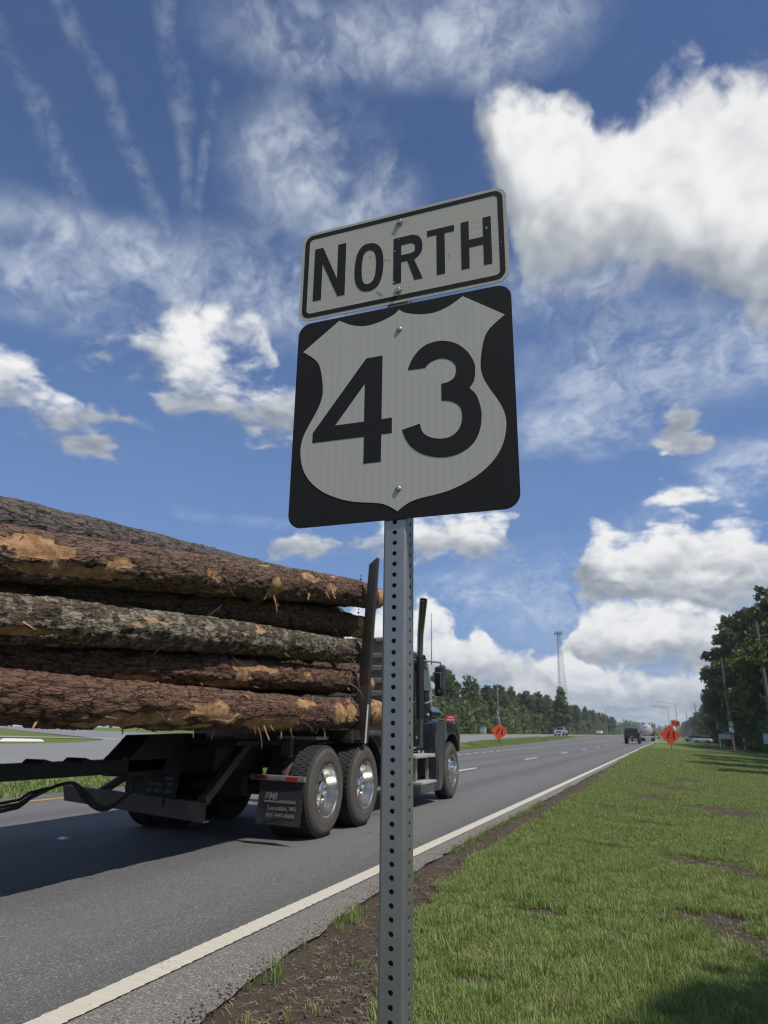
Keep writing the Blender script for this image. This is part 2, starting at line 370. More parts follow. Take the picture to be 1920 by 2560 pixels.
    for (a0, e0, a1, e1, w0, w1) in ST:                              # soft capsules
        dx, dy = a1-a0, e1-e0; L2 = dx*dx+dy*dy; w = (w0+w1)/2
        rel = t.v('SUBTRACT', Ps, (a0, e0, 0))
        s = t.m('MULTIPLY', t.v('DOT_PRODUCT', rel, (dx/L2, dy/L2, 0)), 1.0, clamp=True)
        cc = t.v('SCALE', (dx, dy, 0)); t.put(cc.node.inputs['Scale'], s)
        ln = t.m('MULTIPLY', t.v('DISTANCE', rel, cc), 1/w)
        tot = ln if tot is None else t.m('MINIMUM', tot, ln)
    tot = t.step(tot, 2.3, 0.0)
    veil = t.m('MAXIMUM', veil, t.m('MULTIPLY', t.m('MULTIPLY', tot, nz), 0.24))
    # ---- pale air and far cloud decks at the horizon
    haze = t.m('MULTIPLY', t.step(el, 0.13, -0.01), 0.85)
    band = t.noise(t.mapping(Pw, (9, 60, 1)), 1.0, 5, 0.6)
    hz = t.mix(t.step(band, 0.38, 0.62), (0.30, 0.38, 0.49), (0.66, 0.70, 0.74))
    base = t.mix(t.m('MULTIPLY_ADD', t.step(el, 0.80, 0.12), 0.50, 0.06), base, (0.185, 0.325, 0.64))
    c = t.mix(veil, base, (0.70, 0.755, 0.84))
    c = t.mix(haze, c, hz)
    c = t.mix(alpha, c, t.mix(t.m('MULTIPLY', haze, 0.6), ccol, hz))
    t.put(bg.inputs['Color'], c); bg.inputs['Strength'].default_value = 1.0
build_world()

# ------------------------------------------------------------------ ground materials
def m_asphalt(t, b):
    p = t.pos()
    ag = t.vor(p, 150.0, 'F1', 'Color'); sp = t.new('ShaderNodeSeparateXYZ'); t.put(sp.inputs[0], ag)
    n1 = t.noise(p, 0.55, 4, 0.6); n2 = t.noise(t.mapping(p, (2.2, 0.12, 1)), 1.0, 4, 0.6); n3 = t.noise(p, 28.0, 3)
    f = t.m('ADD', t.m('MULTIPLY', t.m('SUBTRACT', n1, 0.5), 0.25), t.m('MULTIPLY', t.m('SUBTRACT', n2, 0.5), 0.40))
    f = t.m('ADD', t.m('ADD', f, t.m('MULTIPLY', t.m('SUBTRACT', n3, 0.5), 0.35)), 0.5)
    c = t.mix(f, (0.088, 0.087, 0.085), (0.152, 0.149, 0.143))
    st = t.step(sp.outputs[0], 0.80, 0.97)
    c = t.mix(t.m('MULTIPLY', st, 0.75), c, (0.34, 0.33, 0.31))
    dk = t.step(sp.outputs[1], 0.22, 0.05)
    c = t.mix(t.m('MULTIPLY', dk, 0.6), c, (0.035, 0.035, 0.037))
    # wheel paths polished paler, an oil-darkened strip between them
    xs = t.new('ShaderNodeSeparateXYZ'); t.put(xs.inputs[0], p)
    ph = t.m('COSINE', t.m('MULTIPLY', t.m('ADD', t.m('ADD', xs.outputs[0], 4.33), t.m('MULTIPLY', t.m('SUBTRACT', n1, 0.5), 0.5)), 2*pi/1.85))
    c = t.mix(t.m('MULTIPLY', t.step(ph, 0.1, 1.0), 0.30), c, (0.060, 0.059, 0.058)); c = t.mix(t.m('MULTIPLY', t.step(ph, -0.2, -1.0), 0.20), c, (0.175, 0.170, 0.163))
    crk = t.step(t.vor(t.v('ADD', p, t.v('SCALE', t.noisec(p, 1.2, 3))), 0.16, 'DISTANCE_TO_EDGE'), 0.0022, 0.0008)
    c = t.mix(t.m('MULTIPLY', crk, 0.6), c, (0.028, 0.028, 0.028))
    spot = t.step(t.vor(t.mapping(p, (0.9, 0.6, 1)), 1.0), 0.055, 0.035)
    c = t.mix(t.m('MULTIPLY', spot, 0.7), c, (0.03, 0.03, 0.032))
    t.put(b.inputs['Base Color'], c)
    t.put(b.inputs['Roughness'], t.m('MULTIPLY_ADD', n3, 0.15, 0.72))
    b.inputs['Specular IOR Level'].default_value = 0.35
    h = t.m('ADD', t.vor(p, 150.0), t.m('MULTIPLY', n3, 0.6))
    t.put(b.inputs['Normal'], t.bump(h, 0.55, 0.006))
ASPHALT = material('asphalt', m_asphalt)
def m_shoulder(t, b):
    p = t.pos()
    ag = t.vor(p, 130.0, 'F1', 'Color'); sp = t.new('ShaderNodeSeparateXYZ'); t.put(sp.inputs[0], ag)
    n = t.noise(p, 7.0, 5, 0.6)
    c = t.mix(n, (0.120, 0.110, 0.098), (0.195, 0.180, 0.160))
    c = t.mix(t.m('MULTIPLY', t.step(sp.outputs[0], 0.72, 0.95), 0.7), c, (0.40, 0.36, 0.31))
    c = t.mix(t.m('MULTIPLY', t.step(sp.outputs[1], 0.25, 0.06), 0.6), c, (0.06, 0.052, 0.045))
    t.put(b.inputs['Base Color'], c); b.inputs['Roughness'].default_value = 0.85
    t.put(b.inputs['Normal'], t.bump(t.m('ADD', t.vor(p, 130.0), n), 0.6, 0.006))
SHOULDER = material('worn_shoulder', m_shoulder)
def m_old_asphalt(t, b):
    p = t.pos(); n = t.noise(p, 0.25, 5, 0.6); n2 = t.noise(t.mapping(p, (1.2, 0.06, 1)), 1.0, 4, 0.6)
    f = t.m('MULTIPLY', t.m('ADD', n, n2), 0.5)
    t.put(b.inputs['Base Color'], t.mix(f, (0.14, 0.14, 0.142), (0.24, 0.236, 0.23))); b.inputs['Roughness'].default_value = 0.85
OLD_ASPHALT = material('pale_asphalt', m_old_asphalt)
CONCRETE = plain('concrete', (0.42, 0.40, 0.36), 0.85, vary=0.15, scale=0.8)
def m_paint(col, wear):
    def fn(t, b):
        p = t.pos(); n = t.noise(p, 55.0, 5, 0.65); n2 = t.noise(p, 3.0, 4)
        w = t.step(t.m('ADD', n, t.m('MULTIPLY', t.m('SUBTRACT', n2, 0.5), 0.5)), 0.60, 0.74)
        c = t.mix(n2, tuple(x*0.86 for x in col), col)
        t.put(b.inputs['Base Color'], t.mix(t.m('MULTIPLY', w, wear), c, (0.12, 0.115, 0.11))); b.inputs['Roughness'].default_value = 0.7
        t.put(b.inputs['Normal'], t.bump(t.vor(p, 150.0), 0.35, 0.004))
    return fn
WHITE_PAINT = material('white_road_paint', m_paint((0.56, 0.52, 0.425), 0.85))
BRIGHT_PAINT = material('clean_road_paint', m_paint((0.74, 0.73, 0.69), 0.5))
YELLOW_PAINT = material('yellow_road_paint', m_paint((0.56, 0.31, 0.05), 0.5))
def grass_colour(t, p):
    n = t.noise(p, 0.7, 5, 0.6); n2 = t.noise(p, 9.0, 4, 0.6); n3 = t.noise(p, 70.0, 3, 0.6)
    c = t.mix(n, (0.090, 0.125, 0.032), (0.160, 0.195, 0.058))
    c = t.mix(t.m('MULTIPLY', t.step(n2, 0.55, 0.75), 0.55), c, (0.165, 0.150, 0.060))
    c = t.mix(t.m('MULTIPLY', t.step(n3, 0.5, 0.2), 0.5), c, (0.035, 0.045, 0.014))
    return c, n3
def m_ground(t, b):
    p = t.pos(); c, n3 = grass_colour(t, p)
    t.put(b.inputs['Base Color'], c); b.inputs['Roughness'].default_value = 0.95; b.inputs['Specular IOR Level'].default_value = 0.1
    t.put(b.inputs['Normal'], t.bump(t.noise(p, 14.0, 5, 0.7), 0.6, 0.08))
GROUND = material('rough_grass', m_ground)
def m_verge(t, b):
    p = t.pos(); c, n3 = grass_colour(t, p); a = t.attr('dirt')
    n = t.noise(p, 30.0, 5, 0.65); n1 = t.noise(p, 4.0, 4)
    soil = t.mix(n, (0.042, 0.031, 0.024), (0.112, 0.084, 0.066))
    soil = t.mix(t.m('MULTIPLY', t.step(n1, 0.5, 0.8), 0.5), soil, (0.140, 0.112, 0.090))
    peb = t.new('ShaderNodeSeparateXYZ'); t.put(peb.inputs[0], t.vor(p, 75.0, 'F1', 'Color'))
    soil = t.mix(t.m('MULTIPLY', t.step(peb.outputs[0], 0.93, 0.99), 0.7), soil, (0.24, 0.21, 0.18))
    thatch = t.mix(n, (0.055, 0.050, 0.022), (0.14, 0.115, 0.055))
    c = t.mix(0.45, c, thatch)
    f = t.step(t.m('ADD', a, t.m('MULTIPLY', t.m('SUBTRACT', n, 0.5), 0.5)), 0.35, 0.62)
    t.put(b.inputs['Base Color'], t.mix(f, c, soil)); b.inputs['Roughness'].default_value = 0.95
    b.inputs['Specular IOR Level'].default_value = 0.15
    t.put(b.inputs['Normal'], t.bump(t.m('ADD', t.noise(p, 60.0, 5, 0.7), t.noise(p, 15.0, 3)), 0.9, 0.02))
VERGE = material('verge_soil_and_grass', m_verge)

# ------------------------------------------------------------------ ground, roads
def grid_obj(name, xs, ys, zf, mat, keep=None):
    X, Y = np.meshgrid(xs, ys); Z = zf(X, Y); nx, ny = len(xs), len(ys)
    co = np.stack([X, Y, Z], -1).reshape(-1, 3)
    i = np.arange(ny-1)[:, None]*nx+np.arange(nx-1)[None, :]
    f = np.stack([i, i+1, i+nx+1, i+nx], -1).reshape(-1, 4)
    if keep is not None:
        cx = co[f].mean(1); f = f[keep(cx[:, 0], cx[:, 1])]
    me = bpy.data.meshes.new(name); me.vertices.add(len(co)); me.vertices.foreach_set('co', co.ravel())
    me.loops.add(f.size); me.loops.foreach_set('vertex_index', f.ravel().astype(np.int32))
    me.polygons.add(len(f)); me.polygons.foreach_set('loop_start', np.arange(0, f.size, 4, dtype=np.int32))
    me.polygons.foreach_set('loop_total', np.full(len(f), 4, dtype=np.int32)); me.update(calc_edges=True); me.validate()
    me.shade_smooth(); me.materials.append(mat)
    o = obj(name, me); o['kind'] = 'structure'
    return o, co
def poly(pts):
    ys = np.array([p[0] for p in pts], float); xs = np.array([p[1] for p in pts], float)
    return lambda y: np.interp(y, ys, xs)
def strip(name, left, right, ys, mat, dz, nx=2, structure=True, jag=0.0):
    ys = np.asarray(ys, float); t = np.linspace(0, 1, nx)
    L = left(ys); R = right(ys)
    if jag: R = R+jag*(fbm(ys*6, ys*0, 5, 3)-0.5)*2
    X = L[:, None]*(1-t)+R[:, None]*t; Y = np.repeat(ys[:, None], nx, 1); Z = terrain(X, Y)+dz
    vs = np.stack([X, Y, Z], -1).reshape(-1, 3); mb = MB()
    fs = [(a*nx+b, a*nx+b+1, (a+1)*nx+b+1, (a+1)*nx+b) for a in range(len(ys)-1) for b in range(nx-1)]
    mb.add(vs, fs)
    o = part(name, mb, mat, fix=False)
    if structure: o['kind'] = 'structure'
    return o

PAVE_R = poly([(-30, -1.85), (2.9, -1.92), (3.7, -2.01), (5.3, -2.13), (8, -2.19), (20, -2.2), (60, -2.25), (1500, -2.3)])
PAVE_L = poly([(-30, -10.45), (24, -10.45), (48, -13.4), (61, -14.1), (80, -14.6), (120, -16.5), (170, -18.8), (235, -21.2), (1500, -22)])
far_y = np.concatenate([np.arange(-30, 2, 1.0), np.arange(2, 20, 0.07), np.arange(20, 60, 1.0), np.arange(60, 300, 6.0), np.arange(300, 1501, 60.0)])
gx = np.concatenate([np.linspace(-700, -120, 14), np.linspace(-100, -32, 18), np.linspace(-30, -9, 40), np.linspace(-8, 12, 21), np.linspace(15, 60, 10), np.linspace(100, 700, 12)])
gy = np.concatenate([np.linspace(-300, -60, 8), np.linspace(-40, 120, 60), np.linspace(130, 400, 30), np.linspace(450, 1600, 20)])
grid_obj('ground', gx, gy, lambda x, y: terrain(x, y)-0.03-0.02*((x > -2.6) & (x < 4.4) & (y > -2) & (y < 42)), GROUND)
strip('highway', PAVE_L, lambda y: np.full_like(y, -2.39), far_y, ASPHALT, 0.0, 14)
strip('road_shoulder', lambda y: np.full_like(y, -2.39), PAVE_R, far_y, SHOULDER, 0.0, 3, jag=0.035)
FAR_R = poly([(-60, -13.3), (14, -13.6), (25, -14.2), (62, -16.9), (75, -18.0), (109, -19.9), (175, -21.4), (240, -21.6), (1500, -22.2)])
FAR_L = poly([(-60, -22.6), (24, -23.0), (28, -25), (40, -25), (60, -25.6), (102, -27.8), (171, -30.5), (300, -31), (1500, -31)])
strip('far_carriageway', FAR_L, FAR_R, np.concatenate([np.arange(-60, 300, 4.0), np.arange(300, 1501, 60)]), OLD_ASPHALT, 0.0, 14)
def ribbon(name, near, far, mat, dz, n=30, m=6):
    near = np.array(near, float); far = np.array(far, float); s = np.linspace(0, len(near)-1, n)
    A = np.stack([np.interp(s, range(len(near)), near[:, k]) for k in (0, 1)], -1); B = np.stack([np.interp(s, range(len(far)), far[:, k]) for k in (0, 1)], -1)
    t = np.linspace(0, 1, m); X = A[:, None, 0]*(1-t)+B[:, None, 0]*t; Y = A[:, None, 1]*(1-t)+B[:, None, 1]*t
    vs = np.stack([X, Y, terrain(X, Y)+dz], -1).reshape(-1, 3)
    mb = MB().add(vs, [(a*m+b, a*m+b+1, (a+1)*m+b+1, (a+1)*m+b) for a in range(n-1) for b in range(m-1)])
    o = part(name, mb, mat, fix=True); o['kind'] = 'structure'; return o
ribbon('side_street', [(-22.8, 25), (-25.6, 28.5), (-32, 33.5), (-59, 55), (-111, 98), (-300, 252)], [(-22.8, 52), (-30, 50), (-40, 54), (-66, 74), (-118, 117), (-310, 275)], OLD_ASPHALT, 0.004)
ribbon('concrete_lane', [(-25, 29.6), (-34, 28), (-60, 20), (-140, -10)], [(-26, 30.2), (-34, 30.5), (-60, 26), (-140, 0)], CONCRETE, 0.006, 20, 3)
ribbon('driveway', [(-2.35, 138), (3, 134), (9, 131), (30, 128)], [(-2.35, 147), (3, 142), (9, 139), (30, 136)], CONCRETE, 0.006, 20, 4)
ribbon('far_driveway', [(-28.4, 118), (-34, 112), (-44, 104), (-70, 96)], [(-28.6, 128), (-34, 118), (-44, 109), (-70, 101)], CONCRETE, 0.006, 20, 4)

# painted markings: each stretch of paint is a part of the road it lies on
def marking(name, x0, x1, y0, y1, mat, parent_name, n=2, dz=0.004, shift=None):
    ys = np.linspace(y0, y1, n)
    sh = shift if shift else (lambda y: 0*y)
    o = strip(name, lambda y: x0+sh(y), lambda y: x1+sh(y), ys, mat, dz, 2, False)
    o.parent = bpy.data.objects[parent_name]; return o
drift = lambda y: -0.0035*np.clip(np.asarray(y)-30, 0, 200)
def ridged_line():                                                   # profiled edge line with a cross rib every few centimetres
    mb = MB(); w0, w1 = -2.535, -2.395; y = -12.0
    while y < 26:
        L = 0.088+0.012*rnd.random()
        a = 0.002*rnd.random(); j = lambda: 0.004*(rnd.random()-0.5)
        mb.add([(w0+j(), y, 0.004), (w1+j(), y, 0.004), (w1+j(), y+0.010, 0.0075+a*.5), (w0+j(), y+0.010, 0.0075+a*.5), (w1+j(), y+L-0.005, 0.0055), (w0+j(), y+L-0.005, 0.0055), (w1, y+L, 0.004), (w0, y+L, 0.004)],
               [(0, 1, 2, 3), (3, 2, 4, 5), (5, 4, 6, 7)])
        y += L
    o = part('edge_line', mb, WHITE_PAINT, bpy.data.objects['highway'], fix=False, smooth=False); o['kind'] = 'stuff'
ridged_line()
marking('edge_line', -2.535, -2.395, 26, 1400, WHITE_PAINT, 'highway', 60, shift=lambda y: -0.0007*np.clip(y-20, 0, 200))
marking('yellow_line', -9.72, -9.60, -30, 24, YELLOW_PAINT, 'highway', 30)
for k, y in enumerate([22.0, 34.2, 46.6, 58.8, 71, 83.2, 95.4, 107.6, 119.8, 132, 144.2, 156.4]):
    if k == 0: marking('lane_dash', -6.30, -6.18, 20.6, 24.9, BRIGHT_PAINT, 'highway', 4)
    else: marking('lane_dash', -6.31, -6.19, y, y+3.4, BRIGHT_PAINT, 'highway', 3, shift=drift)
for k in range(34):
    y = 36+k*2.1
    marking('dotted_line', -10.66, -10.53, y, y+0.95, BRIGHT_PAINT, 'highway', 2, shift=lambda q: -0.012*np.clip(np.asarray(q)-36, 0, 80))
marking('far_edge_line', -11.55, -11.43, 108, 300, BRIGHT_PAINT, 'highway', 20)
for k in range(14):
    y = 9.0+k*1.62
    marking('dotted_line', -16.05, -15.93, y, y+0.5, BRIGHT_PAINT, 'far_carriageway', 2)
mk = MB()
for s in range(2): pass
def marker(x, y):                                                    # raised reflector on the lane joint
    o = part('road_reflector', MB().loft([[(x-.05, y-.05, .001), (x+.05, y-.05, .001), (x+.05, y+.05, .001), (x-.05, y+.05, .001)], [(x-.035, y-.02, .018), (x+.035, y-.02, .018), (x+.035, y+.02, .018), (x-.035, y+.02, .018)]]), CLEAR_WHITE, bpy.data.objects['highway'])
CLEAR_WHITE = plain('white_plastic', (0.72, 0.73, 0.75), 0.35)
marker(-6.17, 6.46); marker(-6.17, 18.7)
joint = part('pavement_joint', MB().add([v for i in range(60) for v in ((-6.185+0.012*rnd.random(), -10+i*.55, .002), (-6.168+0.012*rnd.random(), -10+i*.55, .002))], [(2*i, 2*i+1, 2*i+3, 2*i+2) for i in range(59)]), plain('tar_joint', (0.018, 0.018, 0.02), 0.6), bpy.data.objects['highway'], fix=False)

# grass verge with the scraped soil strip beside the pavement
SOIL_R = poly([(-5, -0.4), (1.5, -0.75), (3.15, -1.22), (4.2, -1.52), (5.3, -1.74), (7.3, -1.86), (9.2, -1.84), (13.2, -1.80), (20, -1.86), (26, -1.95), (42, -2.1)])
PATCH = [(0.75, 15.2, .55, .45), (0.95, 14.6, .4, .4), (-0.3, 11.8, .34, .22), (-0.05, 11.7, .25, .2), (0.22, 8.75, .34, .24), (0.52, 8.55, .22, .2), (-0.8, 9.1, .28, .16), (0.1, 6.05, .23, .20), (0.32, 5.7, .2, .13), (0.34, 6.3, .17, .12),
         (-0.3, 3.62, .085, .13), (-0.68, 11.5, .3, .16), (0.1, 20, .5, .6), (0.62, 8.2, .2, .14), (-0.42, 16.5, .4, .4), (0.55, 5.35, .2, .1), (-0.95, 5.6, .14, .12), (-1.05, 4.0, .12, .1), (-0.55, 21, .5, .5), (-0.9, 13.5, .3, .3), (0.3, 24, .4, .8), (-0.25, 2.95, .1, .08)]
def dirt_amount(x, y):
    w = (fbm(x*5, y*3, 21, 4)-0.5)
    right = SOIL_R(y)+w*0.28; left = PAVE_R(y)-0.02
    lip = sstep(0.0, 0.10, x-(left+0.03+0.16*fbm(y*1.3, y*0+3, 31, 3)))
    d = sstep(0.08, -0.08, x-right)*np.clip(lip, 0.6, 1)
    for (px, py, rx, ry) in PATCH:
        q = ((x-px)/(rx*1.25))**2+((y-py)/(ry*1.25))**2
        d = np.maximum(d, sstep(1.35, 0.7, q+2.2*(fbm(x*6, y*6, 44, 4)-0.5)))
    return np.clip(d, 0, 1)
def verge_z(x, y):
    d = dirt_amount(x, y)
    z = terrain(x, y)-0.012+0.05*(fbm(x*0.8, y*0.8, 3, 3)-0.5)*sstep(-2.0, -1.0, x)
    clod = fbm(x*16, y*16, 8, 3)-0.45
    z = z-0.020*sstep(0.3, 0.9, d)*sstep(-2.15, -1.9, x)+d*np.maximum(clod, -0.1)*0.055
    far = sstep(30, 41, y); z = z*(1-far)+(terrain(x, y)-0.028)*far
    edge = sstep(3.2, 4.2, x); z = z*(1-edge)+(terrain(x, y)-0.028)*edge
    return np.where(x < PAVE_R(y)-0.0, np.minimum(z, -0.02), z)
vx = np.concatenate([np.arange(-2.35, 1.2, 0.028), np.arange(1.2, 4.3, 0.12)])
vy = [-1.0]
while vy[-1] < 42: vy.append(vy[-1]+(0.12 if vy[-1] < 2.2 else 0.028 if vy[-1] < 8 else 0.028*(vy[-1]/8)**1.5))
vy = np.array(vy)
vo, vco = grid_obj('grass_verge', vx, vy, verge_z, VERGE)
da = vo.data.attributes.new('dirt', 'FLOAT', 'POINT'); da.data.foreach_set('value', dirt_amount(vco[:, 0], vco[:, 1]).astype(np.float32))

# ---- grass blades: clumps set on scattered points by geometry nodes
def blade_mat(name, lo, hi, dry):
    def fn(t, b):
        oi = t.new('ShaderNodeObjectInfo'); r = oi.outputs['Random']
        n = t.noise(t.pos(), 1.1, 4, 0.6); n2 = t.noise(t.pos(), 12.0, 2)
        c = t.mix(t.m('ADD', t.m('MULTIPLY', n, 0.7), t.m('MULTIPLY', r, 0.3)), lo, hi)
        at = t.attr('tone')
        c = t.mix(t.m('MULTIPLY', t.step(at, 0.72, 0.95), 0.8), c, dry)
        c = t.mix(t.m('MULTIPLY', t.step(t.noise(t.pos(), 2.6, 4, 0.65), 0.50, 0.72), 0.5), c, tuple(x*0.8 for x in dry))
        t.put(b.inputs['Base Color'], c); b.inputs['Roughness'].default_value = 0.5; b.inputs['Specular IOR Level'].default_value = 0.25
        tr = t.new('ShaderNodeBsdfTranslucent'); t.put(tr.inputs['Color'], t.mix(0.5, c, (0.16, 0.20, 0.03)))
        mx = t.new('ShaderNodeMixShader'); mx.inputs[0].default_value = 0.30
        t.l.new(b.outputs[0], mx.inputs[1]); t.l.new(tr.outputs[0], mx.inputs[2]); t.l.new(mx.outputs[0], t.n['Material Output'].inputs[0])
    return material(name, fn)
BLADE = blade_mat('grass_blade', (0.135, 0.212, 0.052), (0.268, 0.345, 0.098), (0.50, 0.44, 0.24))
def clump_object(name, seed, nb, spread, h0, h1, w, lean):
    r = random.Random(seed); vs = []; fs = []; tone = []
    for i in range(nb):
        a = r.uniform(0, 2*pi); q = spread*sqrt(r.random()); x, y = q*cos(a), q*sin(a)
        h = r.uniform(h0, h1); dirn = r.uniform(0, 2*pi); ln = lean*r.uniform(0.15, 1.0)*h; ww = w*r.uniform(0.7, 1.2)
        cx, cy_ = cos(dirn), sin(dirn); px, py = -cy_*ww/2, cx*ww/2; tn = r.random(); o = len(vs)
        for s, k in ((0, 1.0), (0.45, 0.85), (0.8, 0.5)):
            bx, by = x+cx*ln*s*s, y+cy_*ln*s*s
            vs += [(bx-px*k, by-py*k, h*s*(1-0.12*s*lean)), (bx+px*k, by+py*k, h*s*(1-0.12*s*lean))]
        vs.append((x+cx*ln, y+cy_*ln, h*(1-0.2*lean)))
        fs += [(o, o+1, o+3, o+2), (o+2, o+3, o+5, o+4), (o+4, o+5, o+6)]; tone += [tn]*7
    me = bpy.data.meshes.new(name); me.from_pydata(vs, [], fs); me.update(); me.materials.append(BLADE)
    at = me.attributes.new('tone', 'FLOAT', 'POINT'); at.data.foreach_set('value', np.array(tone, np.float32))
    me.shade_smooth()
    return bpy.data.objects.new(name, me)                           # source of the instances, not placed itself
def scatter(name, label, pts, scl, src, seed, cat='grass'):
    n = len(pts); me = bpy.data.meshes.new(name); me.vertices.add(n); me.vertices.foreach_set('co', np.asarray(pts, np.float32).ravel())
    r = np.random.default_rng(seed); rot = np.zeros((n, 3), np.float32); rot[:, 2] = r.uniform(0, 2*pi, n); rot[:, :2] = r.normal(0, 0.10, (n, 2))
    a = me.attributes.new('scl', 'FLOAT', 'POINT'); a.data.foreach_set('value', np.asarray(scl, np.float32))
    a = me.attributes.new('rot', 'FLOAT_VECTOR', 'POINT'); a.data.foreach_set('vector', rot.ravel())
    o = obj(name, me); tag(o, label, cat, None, 'stuff')
    g = bpy.data.node_groups.new(name+'_nodes', 'GeometryNodeTree')
    g.interface.new_socket('Geometry', in_out='INPUT', socket_type='NodeSocketGeometry'); g.interface.new_socket('Geometry', in_out='OUTPUT', socket_type='NodeSocketGeometry')
    gi = g.nodes.new('NodeGroupInput'); go = g.nodes.new('NodeGroupOutput'); ip = g.nodes.new('GeometryNodeInstanceOnPoints')
    oi = g.nodes.new('GeometryNodeObjectInfo'); oi.inputs['Object'].default_value = src; oi.inputs['As Instance'].default_value = True
    s = g.nodes.new('GeometryNodeInputNamedAttribute'); s.data_type = 'FLOAT'; s.inputs['Name'].default_value = 'scl'
    q = g.nodes.new('GeometryNodeInputNamedAttribute'); q.data_type = 'FLOAT_VECTOR'; q.inputs['Name'].default_value = 'rot'
    e = g.nodes.new('FunctionNodeEulerToRotation')
    so = [x for x in s.outputs if x.enabled][0]; qo = [x for x in q.outputs if x.enabled][0]
    g.links.new(gi.outputs[0], ip.inputs['Points']); g.links.new(oi.outputs['Geometry'], ip.inputs['Instance']); g.links.new(so, ip.inputs['Scale'])
    g.links.new(qo, e.inputs[0]); g.links.new(e.outputs[0], ip.inputs['Rotation']); g.links.new(ip.outputs[0], go.inputs[0])
    md = o.modifiers.new('scatter', 'NODES'); md.node_group = g
    return o
npr = np.random.default_rng(5)
def verge_points(n, x0, x1, y0, y1, near_pow=1.0, keep_dirt=0.012):
    y = y0*(y1/y0)**npr.random(n) if near_pow else npr.uniform(y0, y1, n)
    x = x0+(x1-x0)*npr.random(n)
    xr = np.minimum(x1, 0.16*y+0.9); ok = x < xr
    d = dirt_amount(x, y); bare = npr.random(n) < np.clip(1-1.7*d, 0, 1)**1.5*(0.55+0.45*sstep(0.25, 0.5, fbm(x*2.2, y*2.2, 61, 3)))+keep_dirt*(d > 0.4)*(npr.random(n) < 0.5)
    ok &= bare & (x > PAVE_R(y)+0.015)
    x, y = x[ok], y[ok]; return np.stack([x, y, verge_z(x, y)], -1)
GRASS_A = clump_object('grass_clump_source', 1, 28, 0.055, 0.020, 0.058, 0.0034, 0.95)
GRASS_B = clump_object('grass_tuft_source', 2, 30, 0.06, 0.06, 0.15, 0.0045, 0.6)
GRASS_C = clump_object('grass_mat_source', 3, 90, 0.17, 0.022, 0.065, 0.0062, 0.8)
GRASS_D = clump_object('grass_meadow_source', 4, 70, 0.40, 0.08, 0.22, 0.022, 0.6)
p = verge_points(84000, -2.1, 2.6, 2.3, 13.0)
scatter('mown_grass', 'mown green grass of the near verge right of the sign post', p, npr.uniform(0.65, 1.25, len(p)), GRASS_A, 7)
p = verge_points(2600, -2.05, 2.4, 2.3, 14.0, keep_dirt=0.02); scatter('long_grass', 'longer grass tufts standing out of the mown verge', p, npr.uniform(0.5, 1.0, len(p)), GRASS_B, 8)
# ragged fringe along the pavement's edge
n = 620; y = 2.2*(24/2.2)**npr.random(n); dens = fbm(y*1.7, y*0, 71, 3); ok = npr.random(n) < sstep(0.40, 0.62, dens); y = y[ok]
x = PAVE_R(y)+npr.normal(0.055, 0.035, len(y)); p = np.stack([x, y, np.full_like(x, -0.012)], -1)
scatter('edge_grass', 'fringe of grass tufts along the pavement edge', p, npr.uniform(0.25, 0.72, len(p)), GRASS_B, 9)
p = verge_points(26000, -2.1, 6.5, 12.0, 75.0); scatter('verge_grass', 'short green grass of the farther verge', p, npr.uniform(0.7, 1.2, len(p))*np.clip(p[:, 1]/24, 0.8, 1.7), GRASS_C, 10)
n = 5200; y = npr.uniform(4, 60, n); x = npr.uniform(-14.2, -10.5, n); ok = (x < PAVE_L(y)-0.1) & (x > FAR_R(y)+0.2); x, y = x[ok], y[ok]
p = np.stack([x, y, terrain(x, y)-0.03], -1); scatter('median_grass', 'rough grass on the median strip', p, npr.uniform(0.5, 1.0, len(p)), GRASS_D, 12)
n = 1600; y = npr.uniform(60, 160, n); x = npr.uniform(-21, -14, n); ok = (x < PAVE_L(y)-0.2) & (x > FAR_R(y)+0.2); x, y = x[ok], y[ok]
p = np.stack([x, y, terrain(x, y)-0.03], -1); scatter('median_grass', 'rough grass around the left orange sign', p, npr.uniform(0.7, 1.3, len(p)), GRASS_D, 13)
STRAW = clump_object('straw_source', 6, 7, 0.07, 0.008, 0.014, 0.003, 7.0); STRAW.data.materials.clear(); STRAW.data.materials.append(plain('dead_straw', (0.30, 0.24, 0.15), 0.9, vary=0.4))
n = 5200; y = 2.2*(14/2.2)**npr.random(n); x = npr.uniform(-2.05, 0.9, n); ok = (npr.random(n) < 0.18+0.4*dirt_amount(x, y)) & (x > PAVE_R(y)+0.02); x, y = x[ok], y[ok]
p = np.stack([x, y, verge_z(x, y)+0.004], -1); scatter('dead_straw', 'dead straw and clippings strewn over soil and verge', p, npr.uniform(0.5, 1.3, len(p)), STRAW, 15, 'straw')
# soil crumbs and pebbles, some strewn on the shoulder
def crumb_object():
    mb = MB(); mb.sphere((0, 0, 0.3), 1.0, 6, 4); r = random.Random(3)
    mb.v = [(x*r.uniform(.7, 1.3), y*r.uniform(.7, 1.3), z*0.75) for x, y, z in mb.v]
    return bpy.data.objects.new('crumb_source', mesh_of('crumb_source', mb, plain('soil_crumb', (0.072, 0.055, 0.044), 0.95, vary=0.4, scale=3)))
n = 26000; y = 2.2*(12/2.2)**npr.random(n); x = npr.uniform(-2.1, 0.8, n); d = dirt_amount(x, y); ok = (npr.random(n) < sstep(0.5, 0.9, d)) & (x > PAVE_R(y)-0.03); x, y = x[ok], y[ok]
n = 2600; ye = 2.2*(14/2.2)**npr.random(n); xe = PAVE_R(ye)-np.abs(npr.normal(0, 0.07, n))+0.02; ze = np.full_like(xe, 0.0005)
x = np.concatenate([x, xe]); y = np.concatenate([y, ye])
